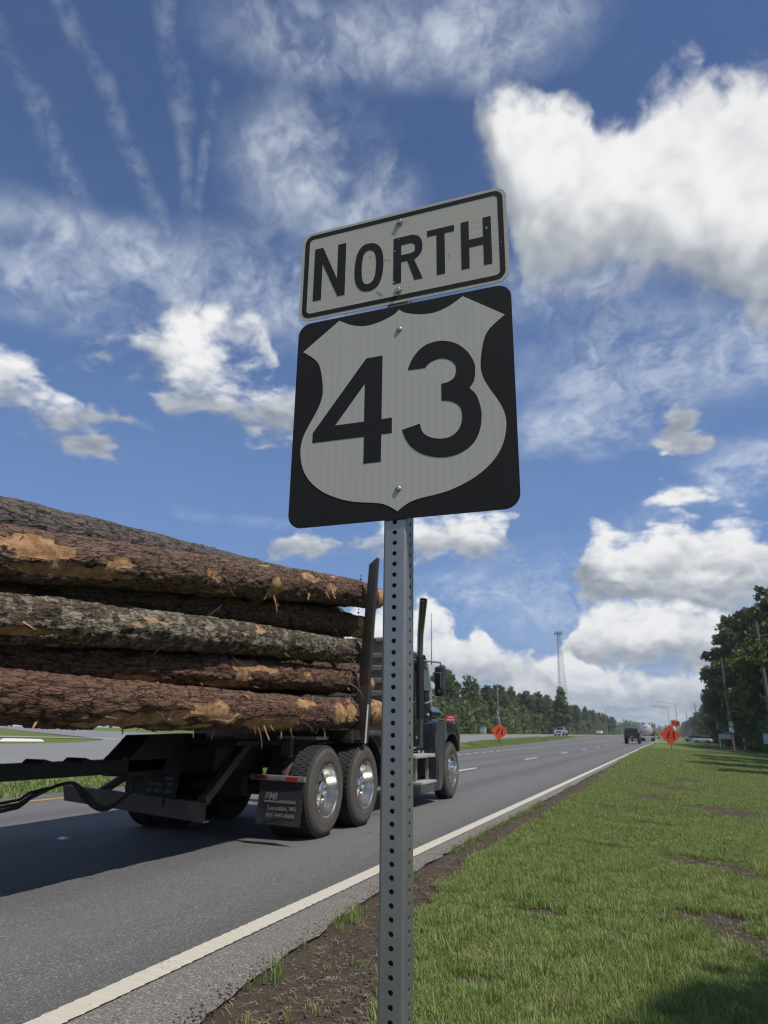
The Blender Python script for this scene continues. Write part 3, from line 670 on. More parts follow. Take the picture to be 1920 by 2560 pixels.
p = np.stack([x, y, np.concatenate([verge_z(x[:-n], y[:-n]), ze])], -1); scatter('soil_crumbs', 'loose crumbs of dark soil on the scraped strip', p, np.concatenate([0.0025+0.010*npr.random(len(p)-n)**4, 0.0015+0.0045*npr.random(n)**3]), crumb_object(), 14, 'soil')

# ------------------------------------------------------------------ the route sign on its perforated post
def m_sheeting(col, stripes):
    def fn(t, b):
        c = t.coord(); mp = t.mapping(c, (1, 1, 1) if stripes == 'V' else (1, 1, 1))
        sx = t.new('ShaderNodeSeparateXYZ'); t.put(sx.inputs[0], mp); ax = sx.outputs[0] if stripes == 'V' else sx.outputs[2]
        w = t.m('SINE', t.m('MULTIPLY', ax, 2*pi/0.021)); w2 = t.m('SINE', t.m('MULTIPLY', ax, 2*pi/0.0085))
        n = t.noise(c, 5.0, 4, 0.6); n2 = t.noise(t.mapping(c, (1, 1, 12) if stripes == 'H' else (12, 1, 1)), 3.0, 3)
        hx = t.vor(c, 260.0, 'DISTANCE_TO_EDGE')
        f = t.m('ADD', t.m('MULTIPLY', t.step(w, -0.5, 0.5), 0.13), t.m('MULTIPLY', n, 0.22))
        f = t.m('ADD', f, t.m('ADD', t.m('MULTIPLY', t.step(hx, 0.0, 0.12), 0.10), t.m('MULTIPLY', n2, 0.22)))
        cc = t.mix(f, tuple(x*0.78 for x in col), tuple(min(1, x*1.06) for x in col))
        g = t.step(t.noise(c, 9.0, 6, 0.7), 0.66, 0.80)
        cc = t.mix(t.m('MULTIPLY', g, 0.35), cc, tuple(x*0.62 for x in col))
        t.put(b.inputs['Base Color'], cc); t.put(b.inputs['Roughness'], t.m('MULTIPLY_ADD', n, 0.15, 0.30)); b.inputs['Specular IOR Level'].default_value = 0.4
    return fn
SHEET_V = material('reflective_sheeting', m_sheeting((0.56, 0.535, 0.455), 'V'))
SHEET_H = material('weathered_sheeting', m_sheeting((0.54, 0.51, 0.42), 'H'))
SIGN_BLACK = plain('sign_black', (0.0165, 0.0165, 0.017), 0.75, vary=0.2, scale=8, spec=0.22)
LETTER_BLACK = plain('letter_black', (0.015, 0.015, 0.0155), 0.7, vary=0.25, scale=14, spec=0.25)
ALU = plain('raw_aluminium', (0.55, 0.55, 0.53), 0.45, 0.9)
def m_galv(t, b):
    c = t.coord(); n = t.noise(t.mapping(c, (30, 30, 1.5)), 1.0, 5, 0.6); n2 = t.noise(c, 3.5, 4, 0.65); sp = t.vor(c, 60.0, 'F1', 'Color')
    s = t.new('ShaderNodeSeparateXYZ'); t.put(s.inputs[0], sp)
    f = t.m('ADD', t.m('MULTIPLY', n, 0.6), t.m('ADD', t.m('MULTIPLY', n2, 0.3), t.m('MULTIPLY', s.outputs[0], 0.1)))
    t.put(b.inputs['Base Color'], t.mix(f, (0.25, 0.25, 0.245), (0.44, 0.44, 0.43))); b.inputs['Metallic'].default_value = 0.80
    t.put(b.inputs['Roughness'], t.m('MULTIPLY_ADD', f, 0.20, 0.34))
    t.put(b.inputs['Normal'], t.bump(t.m('ADD', n, n2), 0.12, 0.001))
GALV = material('galvanised_steel', m_galv)
BOLT_STEEL = plain('bolt_steel', (0.36, 0.35, 0.32), 0.55, 0.7, vary=0.25, scale=60)

def shape_mesh(name, outer, holes, y0, y1, mat, smooth=False):
    bm = bmesh.new(); es = []
    for ring in [outer]+holes:
        vs = [bm.verts.new((x/1000, y0, z/1000)) for x, z in ring]
        es += [bm.edges.new((vs[i], vs[(i+1) % len(vs)])) for i in range(len(vs))]
    bmesh.ops.triangle_fill(bm, use_beauty=True, use_dissolve=False, edges=es)
    # drop triangles that fell inside a hole or outside a concave outline
    def inside(p, ring):
        c = False; n = len(ring)
        for i in range(n):
            (x1, z1), (x2, z2) = ring[i], ring[(i+1) % n]
            if (z1 > p[1]) != (z2 > p[1]) and p[0] < (x2-x1)*(p[1]-z1)/(z2-z1)+x1: c = not c
        return c
    bad = [f for f in bm.faces if not inside((f.calc_center_median().x*1000, f.calc_center_median().z*1000), outer) or any(inside((f.calc_center_median().x*1000, f.calc_center_median().z*1000), h) for h in holes)]
    bmesh.ops.delete(bm, geom=bad, context='FACES')
    ex = bmesh.ops.extrude_face_region(bm, geom=list(bm.faces)); vv = [g for g in ex['geom'] if isinstance(g, bmesh.types.BMVert)]
    bmesh.ops.translate(bm, verts=vv, vec=(0, y1-y0, 0)); bmesh.ops.recalc_face_normals(bm, faces=bm.faces)
    me = bpy.data.meshes.new(name); bm.to_mesh(me); bm.free(); me.materials.append(mat)
    return me
def round_rect(x0, x1, z0, z1, r, n=8):
    o = []
    for cx, cz, a0 in ((x1-r, z1-r, 0), (x0+r, z1-r, 90), (x0+r, z0+r, 180), (x1-r, z0+r, 270)):
        for i in range(n+1): a = radians(a0+90*i/n); o.append((cx+r*cos(a), cz+r*sin(a)))
    return o
def smooth_ring(pts, corners=()):
    out = []; n = len(pts)
    for i in range(n):
        p0, p1, p2, p3 = pts[i-1], pts[i], pts[(i+1) % n], pts[(i+2) % n]
        if i in corners: p0 = p1
        if (i+1) % n in corners: p3 = p2
        for s in (0, 0.34, 0.67):
            q = []
            for k in (0, 1):
                a, b, c, d = p0[k], p1[k], p2[k], p3[k]
                q.append(0.5*((2*b)+(-a+c)*s+(2*a-5*b+4*c-d)*s*s+(-a+3*b-3*c+d)*s**3))
            out.append(tuple(q))
    return out
SHIELD = [(0, 597), (14, 585), (38, 575), (65, 568), (101, 566), (140, 577), (178, 599), (287, 520), (247, 488), (230, 456), (220, 395), (224, 357), (239, 322), (261, 283), (275, 250), (279, 212), (269, 165), (247, 128), (214, 98), (177, 77), (134, 61), (100, 54), (64, 49), (38, 43), (18, 33), (0, 20)]
SHIELD = SHIELD+[(-x, z) for x, z in SHIELD[-2:0:-1]]
FOUR = [(-93, 464), (-46, 464), (-46, 277), (-17, 277), (-17, 234), (-46, 234), (-46, 158), (-94, 158), (-94, 234), (-244, 236), (-244, 265)]
FOUR_H = [(-95, 389), (-95, 277), (-179, 278)]
THREE = [(26, 407), (34, 430), (52, 456), (79, 474), (118, 477), (157, 462), (187, 432), (203, 400), (206, 376), (202, 346), (190, 328), (207, 306), (217, 272), (219, 245), (214, 210), (197, 177), (166, 156), (133, 149), (100, 152), (63, 166), (37, 187), (21, 211), (11, 238), (59, 249), (66, 225), (84, 209), (107, 201), (130, 200), (150, 208), (165, 227), (170, 253), (166, 277), (151, 293), (134, 301), (117, 304), (117, 352), (135, 354), (150, 363), (156, 380), (155, 397), (144, 413), (126, 423), (107, 425), (88, 419), (79, 412), (74, 405)]
L_N = [(-263, 243), (-237, 243), (-188, 122), (-188, 241), (-163, 241), (-163, 63), (-185, 63), (-237, 187), (-237, 63), (-263, 63)]
L_O = [(-90, 220), (-67, 211), (-51, 185), (-46, 143), (-50, 98), (-62, 69), (-79, 59), (-95, 58), (-113, 66), (-129, 91), (-134, 132), (-131, 172), (-124, 199), (-110, 216)]
L_OH = [(-90, 196), (-77, 189), (-70, 171), (-68, 140), (-71, 106), (-80, 87), (-93, 82), (-105, 89), (-111, 112), (-112, 148), (-108, 180), (-101, 192)]
L_R = [(-16, 215), (40, 215), (56, 207), (67, 189), (69, 165), (64, 147), (51, 134), (45, 130), (70, 63), (46, 63), (25, 131), (7, 131), (7, 63), (-16, 63)]
L_RH = [(7, 188), (37, 188), (46, 180), (48, 167), (44, 157), (33, 154), (7, 154)]
L_T = [(83, 215), (160, 215), (160, 195), (133, 195), (133, 63), (110, 63), (110, 195), (83, 195)]
L_H = [(179, 216), (201, 216), (201, 154), (240, 154), (240, 216), (262, 216), (262, 63), (240, 63), (240, 129), (201, 129), (201, 63), (179, 63)]

POST_X, POST_Y, POST_W = -0.5835, 1.596, 0.0605
def perforated_tube(w, h, pitch, hole_r, wall, rc=0.006, z_off=0.0):
    mb = MB(); half = w/2; fl = half-rc; n = 16
    cells = int(h/pitch)
    ang = [2*pi*(i+0.5)/n for i in range(n)]
    def rect(i, hw, hh):                                             # 16 points round the cell border
        a = ang[i]; c, s = cos(a), sin(a); k = min(hw/abs(c) if abs(c) > 1e-9 else 9, hh/abs(s) if abs(s) > 1e-9 else 9)
        return c*k, s*k
    border = [(-fl, -pitch/2), (-fl/2, -pitch/2), (0, -pitch/2), (fl/2, -pitch/2), (fl, -pitch/2), (fl, 0), (fl, pitch/2), (fl/2, pitch/2), (0, pitch/2), (-fl/2, pitch/2), (-fl, pitch/2), (-fl, 0)]
    m = len(border); ha = [atan2(b, a) for a, b in border]
    for f in range(4):
        ca, sa = cos(f*pi/2), sin(f*pi/2)
        def P(u, d, z): x, y = u, -(half-d); return (x*ca-y*sa, x*sa+y*ca, z)
        for c in range(cells):
            z = (c+0.5)*pitch+z_off
            vs = [P(u, 0, z+v) for u, v in border]+[P(hole_r*cos(a), 0, z+hole_r*sin(a)) for a in ha]+[P(hole_r*cos(a), wall, z+hole_r*sin(a)) for a in ha]+[P(u, wall, z+v) for u, v in border]
            fs = []
            for k in range(3):
                for j in range(m): q = (j+1) % m; fs.append((k*m+j, k*m+q, (k+1)*m+q, (k+1)*m+j))
            mb.add(vs, fs)
        k = 4; prev = None                                           # rounded corner to the next side
        H = cells*pitch; arc = []
        for i in range(k+1):
            a = -pi/2+(pi/2)*i/k; x, y = fl+rc*cos(a), -fl+rc*sin(a); arc.append((x*ca-y*sa, x*sa+y*ca))
        mb.add([(x, y, z_off) for x, y in arc]+[(x, y, z_off+H) for x, y in arc], [(i, i+1, k+2+i, k+1+i) for i in range(k)])
    return mb
sign = thing('route_sign', 'black and white NORTH 43 route sign on a perforated steel post', 'road sign', (POST_X, POST_Y, tz(POST_X, POST_Y)-0.02))
SZ = -sign.location.z                                                # local height of road level
hole0 = 1.354+SZ
part('post', perforated_tube(POST_W, 1.72+0.61+0.27, 0.02655, 0.0058, 0.0028, 0.0065, z_off=(hole0 % 0.02655)-0.02655/2), GALV, sign, fix=False, angle=50, label='grey galvanised square post with a column of round holes')
YP = 1.561-POST_Y                                                    # plate front, local
ZB = CAM_H+0.5016+SZ; OX = -0.5751-POST_X
rp = obj('route_plate', shape_mesh('route_plate', round_rect(-305, 305, 0, 610, 38), [], 0.0, 0.0022, SIGN_BLACK), sign, (OX, YP, ZB), (0, 0.0004, 0.0128)); rp['label'] = 'square black route plate with a white shield reading 43'
obj('shield', shape_mesh('shield', smooth_ring(SHIELD, {0, 6, 7, 25, 43, 44}), [], -0.0007, -0.00005, SHEET_V), rp)
obj('digit_four', shape_mesh('digit_four', FOUR, [FOUR_H], -0.0013, -0.0008, LETTER_BLACK), rp)
obj('digit_three', shape_mesh('digit_three', smooth_ring(THREE, {0, 10, 22, 23, 34, 35, 45}), [], -0.0013, -0.0008, LETTER_BLACK), rp)
np_ = obj('north_plate', shape_mesh('north_plate', round_rect(-306, 306, 0, 300, 34), [], 0.0, 0.0022, SHEET_H), sign, (OX-0.002, YP, ZB+0.6195), (0, 0.0004, 0.0128)); np_['label'] = 'white plate with black border reading NORTH'
obj('border', shape_mesh('border', round_rect(-296, 296, 9, 291, 26), [round_rect(-282, 282, 23, 277, 14)], -0.0006, -0.00005, LETTER_BLACK), np_)
for nm, o_, h_ in (('letter_n', L_N, []), ('letter_o', smooth_ring(L_O), [smooth_ring(L_OH)]), ('letter_r', smooth_ring(L_R, {0, 1, 7, 8, 9, 10, 11, 12, 13}), [smooth_ring(L_RH, {0, 1, 5, 6})]), ('letter_t', L_T, []), ('letter_h', L_H, [])):
    obj(nm, shape_mesh(nm, [(x, z*0.985) for x, z in o_], [[(x, z*0.985) for x, z in h] for h in h_], -0.0006, -0.00005, LETTER_BLACK), np_)
def bolt(parent, x, z, hexed):
    mb = MB()
    if hexed: mb.lathe([(0.0105, -0.0006), (0.0105, -0.0022)], axis='Y', n=20).lathe([(0.0078, -0.0022), (0.0078, -0.0058), (0.0066, -0.0068)], axis='Y', n=6)
    else: mb.lathe([(0.0082, -0.0006), (0.0080, -0.0018), (0.0068, -0.0038), (0.0040, -0.0050), (0.0, -0.0053)], axis='Y', n=20)
    part('bolt', mb, BOLT_STEEL, parent, (x, 0, z), angle=40)
bolt(rp, 0.001, 0.535, False); bolt(rp, 0.002, 0.079, False); bolt(np_, 0.002, 0.263, True); bolt(np_, 0.0, 0.038, True)
# dents and flaked spots on the old plate
fl = MB()
for (x, z, s) in [(-7, 245, 3), (-3, 232, 2.5), (-10, 222, 2), (0, 205, 2), (-40, 150, 3.5), (-28, 146, 2.5), (-55, 44, 5), (-47, 36, 4), (-62, 50, 3), (33, 45, 2), (30, 26, 2), (145, 118, 3.5), (148, 110, 2.5), (-85, 172, 3), (22, 262, 3), (30, 255, 2), (-236, 128, 2.2), (250, 177, 3.4), (-12, 170, 2.5), (-14, 118, 2), (-14, 68, 3), (288, 122, 2), (-120, 262, 2), (170, 30, 2)]:
    n = 7; a0 = rnd.random()*6
    ring = [(x+s*rnd.uniform(.5, 1.2)*cos(a0+2*pi*i/n), z+s*rnd.uniform(.5, 1.2)*sin(a0+2*pi*i/n)) for i in range(n)]
    fl.add([(px/1000, -0.00085, pz/1000) for px, pz in ring]+[(x/1000, -0.0011, z/1000)], [(i, (i+1) % n, n) for i in range(n)])
fo = part('flaked_spots', fl, plain('flaked_metal', (0.40, 0.38, 0.33), 0.5, 0.3, vary=0.4, scale=200), np_, fix=False, smooth=False); fo['kind'] = 'stuff'

# ------------------------------------------------------------------ logs
def m_bark(lo, hi, lichen, lich_amt):
    def fn(t, b):
        lc = t.attr('lc', 'Vector'); bare = t.attr('bare'); crack = t.attr('crack'); tone = t.attr('tone')
        n = t.noise(lc, 22.0, 6, 0.65); nb = t.noise(lc, 3.0, 4, 0.6); pl = t.noise(t.mapping(lc, (30, 90, 1)), 1.0, 4, 0.6)
        f = t.m('ADD', t.m('MULTIPLY_ADD', n, 0.8, -0.22), t.m('ADD', t.m('MULTIPLY', tone, 0.45), t.m('MULTIPLY', t.m('SUBTRACT', pl, 0.5), 0.6)))
        c = t.mix(f, lo, hi)
        ve = t.vor(t.v('ADD', t.mapping(lc, (5.5, 30, 1)), t.v('MULTIPLY', t.noisec(lc, 9.0, 4), (2.2, 2.2, 0))), 1.0, 'DISTANCE_TO_EDGE')
        c = t.mix(t.m('MULTIPLY', t.step(ve, 0.085, 0.0), t.step(t.noise(lc, 6.0, 3), 0.30, 0.62)), c, tuple(x*0.35 for x in lo))
        li = t.step(t.m('ADD', t.noise(lc, 9.0, 6, 0.7), t.m('MULTIPLY', nb, 0.4)), 0.92-lich_amt, 1.02-lich_amt)
        c = t.mix(t.m('MULTIPLY', li, 0.8), c, lichen)
        c = t.mix(t.m('MULTIPLY', t.step(crack, 0.42, 0.0), 0.75), c, (0.010, 0.008, 0.007))
        fib = t.noise(t.mapping(lc, (4, 160, 1)), 1.0, 5, 0.7); mott = t.noise(lc, 7.0, 5, 0.65)
        w = t.mix(fib, (0.27, 0.145, 0.070), (0.52, 0.335, 0.180))
        w = t.mix(t.step(mott, 0.40, 0.62), w, (0.21, 0.115, 0.055))
        w = t.mix(t.m('MULTIPLY', t.step(t.noise(lc, 13.0, 4), 0.55, 0.7), 0.6), w, (0.30, 0.10, 0.035))
        bf = t.step(t.m('ADD', bare, t.m('MULTIPLY', t.m('SUBTRACT', n, 0.5), 0.5)), 0.40, 0.58)
        t.put(b.inputs['Base Color'], t.mix(bf, c, w)); b.inputs['Roughness'].default_value = 0.88; b.inputs['Specular IOR Level'].default_value = 0.2
        h = t.m('ADD', t.m('MULTIPLY_ADD', t.step(ve, 0.0, 0.12), t.m('SUBTRACT', 1.0, bf), t.m('MULTIPLY', n, 0.6)), t.m('MULTIPLY', t.noise(t.mapping(lc, (40, 60, 1)), 1.0, 5, 0.7), 0.7))
        t.put(b.inputs['Normal'], t.bump(h, 0.8, 0.012))
    return fn
BARK = {'grey': material('grey_bark', m_bark((0.045, 0.037, 0.034), (0.185, 0.155, 0.138), (0.26, 0.23, 0.205), 0.05)),
        'brown': material('brown_bark', m_bark((0.060, 0.036, 0.026), (0.245, 0.158, 0.114), (0.27, 0.19, 0.15), 0.05)),
        'lichen': material('lichen_bark', m_bark((0.040, 0.031, 0.023), (0.165, 0.125, 0.090), (0.27, 0.24, 0.18), 0.24)),
        'red': material('red_bark', m_bark((0.058, 0.030, 0.019), (0.235, 0.138, 0.094), (0.26, 0.15, 0.10), 0.02))}
def m_cut(t, b):
    c = t.coord(); n = t.noise(c, 30.0, 5, 0.6)
    t.put(b.inputs['Base Color'], t.mix(n, (0.36, 0.20, 0.085), (0.66, 0.46, 0.24))); b.inputs['Roughness'].default_value = 0.85
CUT = material('cut_wood', m_cut)
SHRED = material('shredded_bark', lambda t, b: (t.put(b.inputs['Base Color'], t.mix(t.noise(t.coord(), 14.0, 3), (0.10, 0.055, 0.030), (0.46, 0.27, 0.13))), t.put(b.inputs['Roughness'], 0.9)))
TWIG = plain('dry_twig', (0.085, 0.065, 0.05), 0.9, vary=0.4)

def make_log(label, spec, tint, seed, res=(0.016, 72), bare_thr=0.62, bare_at=(), shreds=0, group=None, twigs=0, hang=(), tangle=0):
    """spec: control points (y, x, z, r) from the rear end to the front end"""
    sp = np.array(spec, float); y0, y1 = sp[0, 0], sp[-1, 0]
    dens = np.unique(np.concatenate([np.arange(y0, min(y1, 2.6), 0.09), np.arange(max(y0, 2.6), y1, res[0]), [y1]]))
    ring = res[1]; th = np.linspace(0, 2*pi, ring, endpoint=False)          # theta 0 = far side of the log
    def cat(col):
        return np.interp(dens, sp[:, 0], sp[:, col]) if len(sp) < 3 else np.polyval(np.polyfit(sp[:, 0], sp[:, col], min(3, len(sp)-1)), dens)
    cx, cz, cr = cat(1), cat(2), np.interp(dens, sp[:, 0], sp[:, 3])
    cx = cx+0.020*(fbm(dens*0.6, dens*0, seed+90, 2)-0.5); cz = cz+0.024*(fbm(dens*0.6, dens*0+5, seed+91, 2)-0.5)
    Yg, Tg = np.meshgrid(dens, th, indexing='ij'); R0 = np.repeat(cr[:, None], ring, 1); arc = Tg*0.18
    # long plates of bark, broken across
    wx = (fbm(Yg*5, arc*9, seed+1, 3)-0.5)*0.9; wy = (fbm(Yg*5+40, arc*9, seed+2, 3)-0.5)*0.9
    f1, f2, cid = worley(Yg*3.6+wx*1.3, arc*17.0+wy*1.3, seed); crack = np.clip((f2-f1)*3.0, 0, 1)
    g1, g2, gid = worley(Yg*9.0+wx*2.4, arc*30.0+wy*2.4, seed+7); crack2 = np.clip((g2-g1)*2.6, 0, 1)
    fk = fbm(Yg*5.5+wx, arc*21+wy, seed+20, 4, 0.55)*6.0; flake = np.floor(fk)+sstep(0.0, 0.30, fk-np.floor(fk))       # lapped flakes
    edge = 1-sstep(0.0, 0.16, np.abs((fk-np.floor(fk))-0.10)); crack = crack*(1-0.75*edge)
    low = fbm(Yg*1.1, arc*4.0, seed+3, 4)
    bare = sstep(bare_thr, bare_thr+0.07, low+0.10*(fbm(Yg*8, arc*16, seed+4, 3)-0.5))
    for (by, bt, ly, lt) in bare_at:
        q = ((Yg-by)/ly)**2+((np.mod(Tg-bt+pi, 2*pi)-pi)/lt)**2+3.0*(fbm(Yg*5, arc*16, seed+5, 4, 0.6)-0.5)
        bare = np.maximum(bare, sstep(1.2, 0.85, q))
    rel = 0.008*sstep(0.0, 0.35, crack)+0.0065*(flake-2.5)+0.003*sstep(0, 0.4, crack2)+0.010*(fbm(Yg*24, arc*60, seed+6, 3)-0.5)
    R = R0+0.012*(fbm(Yg*2, arc*5, seed+8, 3)-0.5)*2+(rel-0.006)*(1-bare)-0.009*bare+0.004*(fbm(Yg*3, arc*80, seed+9, 2)-0.5)*bare
    knot = fbm(Yg*1.7, arc*3.1, seed+12, 2); R = R+0.03*sstep(0.74, 0.9, knot)
    # blunt rounded ends
    endf = np.clip((y1-Yg)/0.09, 0, 1); R = R*(0.86+0.14*np.sqrt(endf))
    phi = pi-Tg                                                             # theta 0 -> -x side
    X = cx[:, None]+R*np.cos(phi); Z = cz[:, None]+R*np.sin(phi); Yv = Yg
    base = np.array([cx.mean(), (y0+y1)/2, (cz-cr).min()]); base[2] = cz.mean()
    co = np.stack([X, Yv, Z], -1).reshape(-1, 3)-base; N = len(dens)
    i = np.arange(N-1)[:, None]*ring; j = np.arange(ring)[None, :]; jn = (j+1) % ring
    f = np.stack([i+j, i+ring+j, i+ring+jn, i+jn], -1).reshape(-1, 4)
    me = bpy.data.meshes.new('log'); me.vertices.add(len(co)); me.vertices.foreach_set('co', co.ravel())
    me.loops.add(f.size); me.loops.foreach_set('vertex_index', f.ravel().astype(np.int32))
    me.polygons.add(len(f)); me.polygons.foreach_set('loop_start', np.arange(0, f.size, 4, dtype=np.int32)); me.polygons.foreach_set('loop_total', np.full(len(f), 4, np.int32))
    me.update(calc_edges=True); me.shade_smooth(); me.materials.append(BARK[tint])
    for nm, v in (('bare', bare), ('crack', crack*(0.55+0.45*crack2)), ('tone', cid*0.25+gid*0.2+0.25*low+0.075*flake)):
        a = me.attributes.new(nm, 'FLOAT', 'POINT'); a.data.foreach_set('value', v.ravel().astype(np.float32))
    lc = np.stack([Yg+seed*3.3, arc, np.zeros_like(arc)], -1).reshape(-1, 3).astype(np.float32)
    a = me.attributes.new('lc', 'FLOAT_VECTOR', 'POINT'); a.data.foreach_set('vector', lc.ravel())
    o = obj('log', me, None, tuple(base)); tag(o, label, 'log', group)
    for e, nm in ((N-1, 'cut_end'), (0, 'cut_end')):
        mb = MB(); rim = co.reshape(N, ring, 3)[e]; ctr = rim.mean(0); vs = [tuple(v) for v in rim]+[tuple(ctr+(rim[k]-ctr)*0.55+np.array([0, (0.012 if e else -0.012), 0])) for k in range(ring)]+[tuple(ctr+np.array([0, (0.018 if e else -0.018), 0]))]
        fs = [(k, (k+1) % ring, ring+(k+1) % ring, ring+k) for k in range(ring)]+[(ring+k, ring+(k+1) % ring, 2*ring) for k in range(ring)]
        part(nm, mb.add(vs, fs), CUT, o, smooth=True, angle=60)
    rr = random.Random(seed)
    def surf(y, t, d=0.0):
        k = int(np.clip(np.searchsorted(dens, y), 0, N-1)); q = int(t/(2*pi)*ring) % ring
        v = co.reshape(N, ring, 3)[k, q]; n = Vector((cos(pi-t), 0, sin(pi-t))); return Vector(v)+n*d, n
    if shreds or hang:
        mb = MB()
        items = [(rr.uniform(3.2, y1-0.2), rr.uniform(pi*0.75, pi*1.45), rr.uniform(0.03, 0.10), 0) for _ in range(shreds//2)]+[(a, b, c, 1) for a, b, c in hang]
        for y, t, L, hg in items:
            p, n = surf(y, t, 0.002); w = rr.uniform(0.006, 0.026)*(1.25 if hg else 1)
            side = Vector((0, 1, 0)); d = (Vector((0, rr.uniform(-.9, .9), 0))+n*rr.uniform(.2, .9)+Vector((0, 0, -0.8 if hg else rr.uniform(-.5, .3)))).normalized(); vs = []
            k = 5; q = p.copy()
            for s in range(k):
                ww = w*(1-0.6*(s/(k-1))**1.5)*rr.uniform(0.6, 1.25); sd = (side*cos(rr.uniform(-.3, .3))+n.cross(side)*0.4).normalized()
                vs += [q-sd*ww/2, q+sd*ww/2, q+sd*ww/2+n*0.004, q-sd*ww/2+n*0.004]
                q = q+d*(L/(k-1)); d = (d+Vector((rr.uniform(-.2, .3), rr.uniform(-.3, .3), rr.uniform(-.5, 0.0) if hg else rr.uniform(-.3, .2)))).normalized()
            fs = []
            for s in range(k-1):
                for e in range(4): g = (e+1) % 4; fs.append((4*s+e, 4*s+g, 4*s+4+g, 4*s+4+e))
            fs += [(3, 2, 1, 0), (4*k-4, 4*k-3, 4*k-2, 4*k-1)]
            mb.add(vs, fs)
        s = part('shredded_bark', mb, SHRED, o, smooth=False); s['kind'] = 'stuff'
    for q in range(twigs):
        mb = MB(); y = rr.uniform(3.3, y1-0.2); t = rr.uniform(pi*0.6, pi*1.5); p, n = surf(y, t, -0.01); pts = [p]
        d = (n*0.8+Vector((0, rr.uniform(-1, 1), rr.uniform(-.6, .3)))).normalized()
        for s in range(4): pts.append(pts[-1]+d*rr.uniform(.03, .07)); d = (d+Vector((rr.uniform(-.5, .5), rr.uniform(-.6, .6), rr.uniform(-.6, .4)))).normalized()
        mb.tube(pts, [0.005, 0.004, 0.0035, 0.003, 0.0015], 5); mb.tube([pts[2], pts[2]+d*0.07], [0.003, 0.001], 4)
        part('twig', mb, TWIG, o)
    for q in range(tangle):
        mb = MB(); y = rr.uniform(8.0, 8.7); t = rr.uniform(pi*0.45, pi*1.1); p, n = surf(y, t, -0.01); pts = [p]; d = (n*0.7+Vector((0.2, rr.uniform(-.8, .8), rr.uniform(-.5, .9)))).normalized()
        for s in range(6): pts.append(pts[-1]+d*rr.uniform(.03, .08)); d = (d+Vector((rr.uniform(-.3, .4), rr.uniform(-.8, .8), rr.uniform(-1.0, .5)))).normalized()
        mb.tube(pts, [0.008, 0.007, 0.006, 0.005, 0.004, 0.003, 0.0015], 5)
        part('twig', mb, plain('grey_root', (0.17, 0.15, 0.125), 0.9, vary=0.3), o)
    return o
GL = 'logs buried inside the load'
REAR = -3.2
def fan(x, z9, r, x3=None, tail=0.0):
    """a log rising from the rear of the load to its place between the front stakes"""
    z3 = 1.33+(z9-1.36)*0.56; zr = z3-(z9-z3)*0.9
    return [(REAR-tail, x, max(zr, 1.16+r+ (z9-1.36)*0.2), r*0.92), (3.3, x if x3 is None else x3, z3, r*0.97), (6.2, x, (z3+z9)/2+0.02, r), (9.15, x, z9, r), (10.0, x, z9+0.05, r*0.98)]
make_log('thick brown log at the bottom right of the load, with orange bare patches', [(REAR, -3.98, 1.31, .150), (3.45, -3.93, 1.315, .162), (6.2, -3.92, 1.315, .185), (9.1, -3.92, 1.395, .180), (9.86, -3.92, 1.405, .176)], 'red', 3, bare_thr=0.66,
         bare_at=[(5.55, 3.35, .35, .45), (7.3, 2.55, .22, .35), (6.6, 3.9, .5, .55), (5.0, 3.5, .14, .3), (8.2, 3.1, .16, .7), (8.55, 3.0, .12, .8), (9.6, 3.2, .3, 2.0), (7.0, 3.6, .15, .3)], shreds=26, twigs=3,
         hang=[(6.35, 4.1, .22), (6.45, 4.0, .16), (6.9, 4.2, .12), (5.35, 4.2, .10), (7.9, 4.2, .14), (4.5, 4.4, .07), (4.9, 4.5, .06), (5.7, 4.5, .09), (7.05, 4.1, .13), (6.0, 2.4, .08)])
make_log('dark reddish log wedged between the lichen-covered log and the bottom log', [(REAR, -4.2, 1.52, .13), (3.3, -4.16, 1.575, .135), (6.1, -4.08, 1.70, .142), (9.0, -4.0, 1.785, .145), (9.62, -3.99, 1.80, .14)], 'red', 17, bare_thr=0.68,
         bare_at=[(6.25, 3.6, .12, .5), (6.0, 4.0, .5, .35), (9.1, 2.8, .1, .6), (9.5, 3, .2, 2.0)], shreds=20, twigs=5, tangle=9)
make_log('grey-green lichen-covered log in the middle of the load', [(REAR, -4.05, 1.58, .15), (3.3, -3.97, 1.82, .160), (6.1, -3.96, 2.02, .152), (9.1, -3.95, 2.19, .140), (9.27, -3.95, 2.195, .125)], 'lichen', 5, bare_thr=0.70,
         bare_at=[(3.45, 3.75, .3, .18), (6.35, 2.5, .14, .3)], shreds=14, twigs=6)
make_log('shaded brown log set back below the big upper log', fan(-4.24, 2.62, .165), 'brown', 23, bare_thr=0.72, bare_at=[(9.6, 3, .15, 2.0)], shreds=6, twigs=2)
make_log('big reddish-brown upper log with orange wounds near the rear', [(REAR, -4.1, 1.98, .17), (3.2, -3.96, 2.225, .180), (6.0, -3.95, 2.625, .182), (9.1, -3.95, 3.005, .176), (9.84, -3.95, 3.07, .165)], 'brown', 31, bare_thr=0.69,
         bare_at=[(3.35, 2.9, .28, .5), (3.75, 3.7, .5, .3), (4.15, 3.2, .12, .25), (6.55, 3.6, .16, .6), (7.3, 2.6, .25, .3), (7.85, 3.2, .12, .5), (5.3, 3.1, .07, .15), (9.7, 3.1, .18, 2.0)], shreds=28, twigs=3,
         hang=[(6.55, 4.05, .2), (6.4, 4.0, .1), (7.75, 3.6, .1), (7.9, 3.4, .14), (6.6, 2.9, .1), (7.6, 2.4, .14), (8.0, 2.3, .16), (7.3, 3.8, .1)])
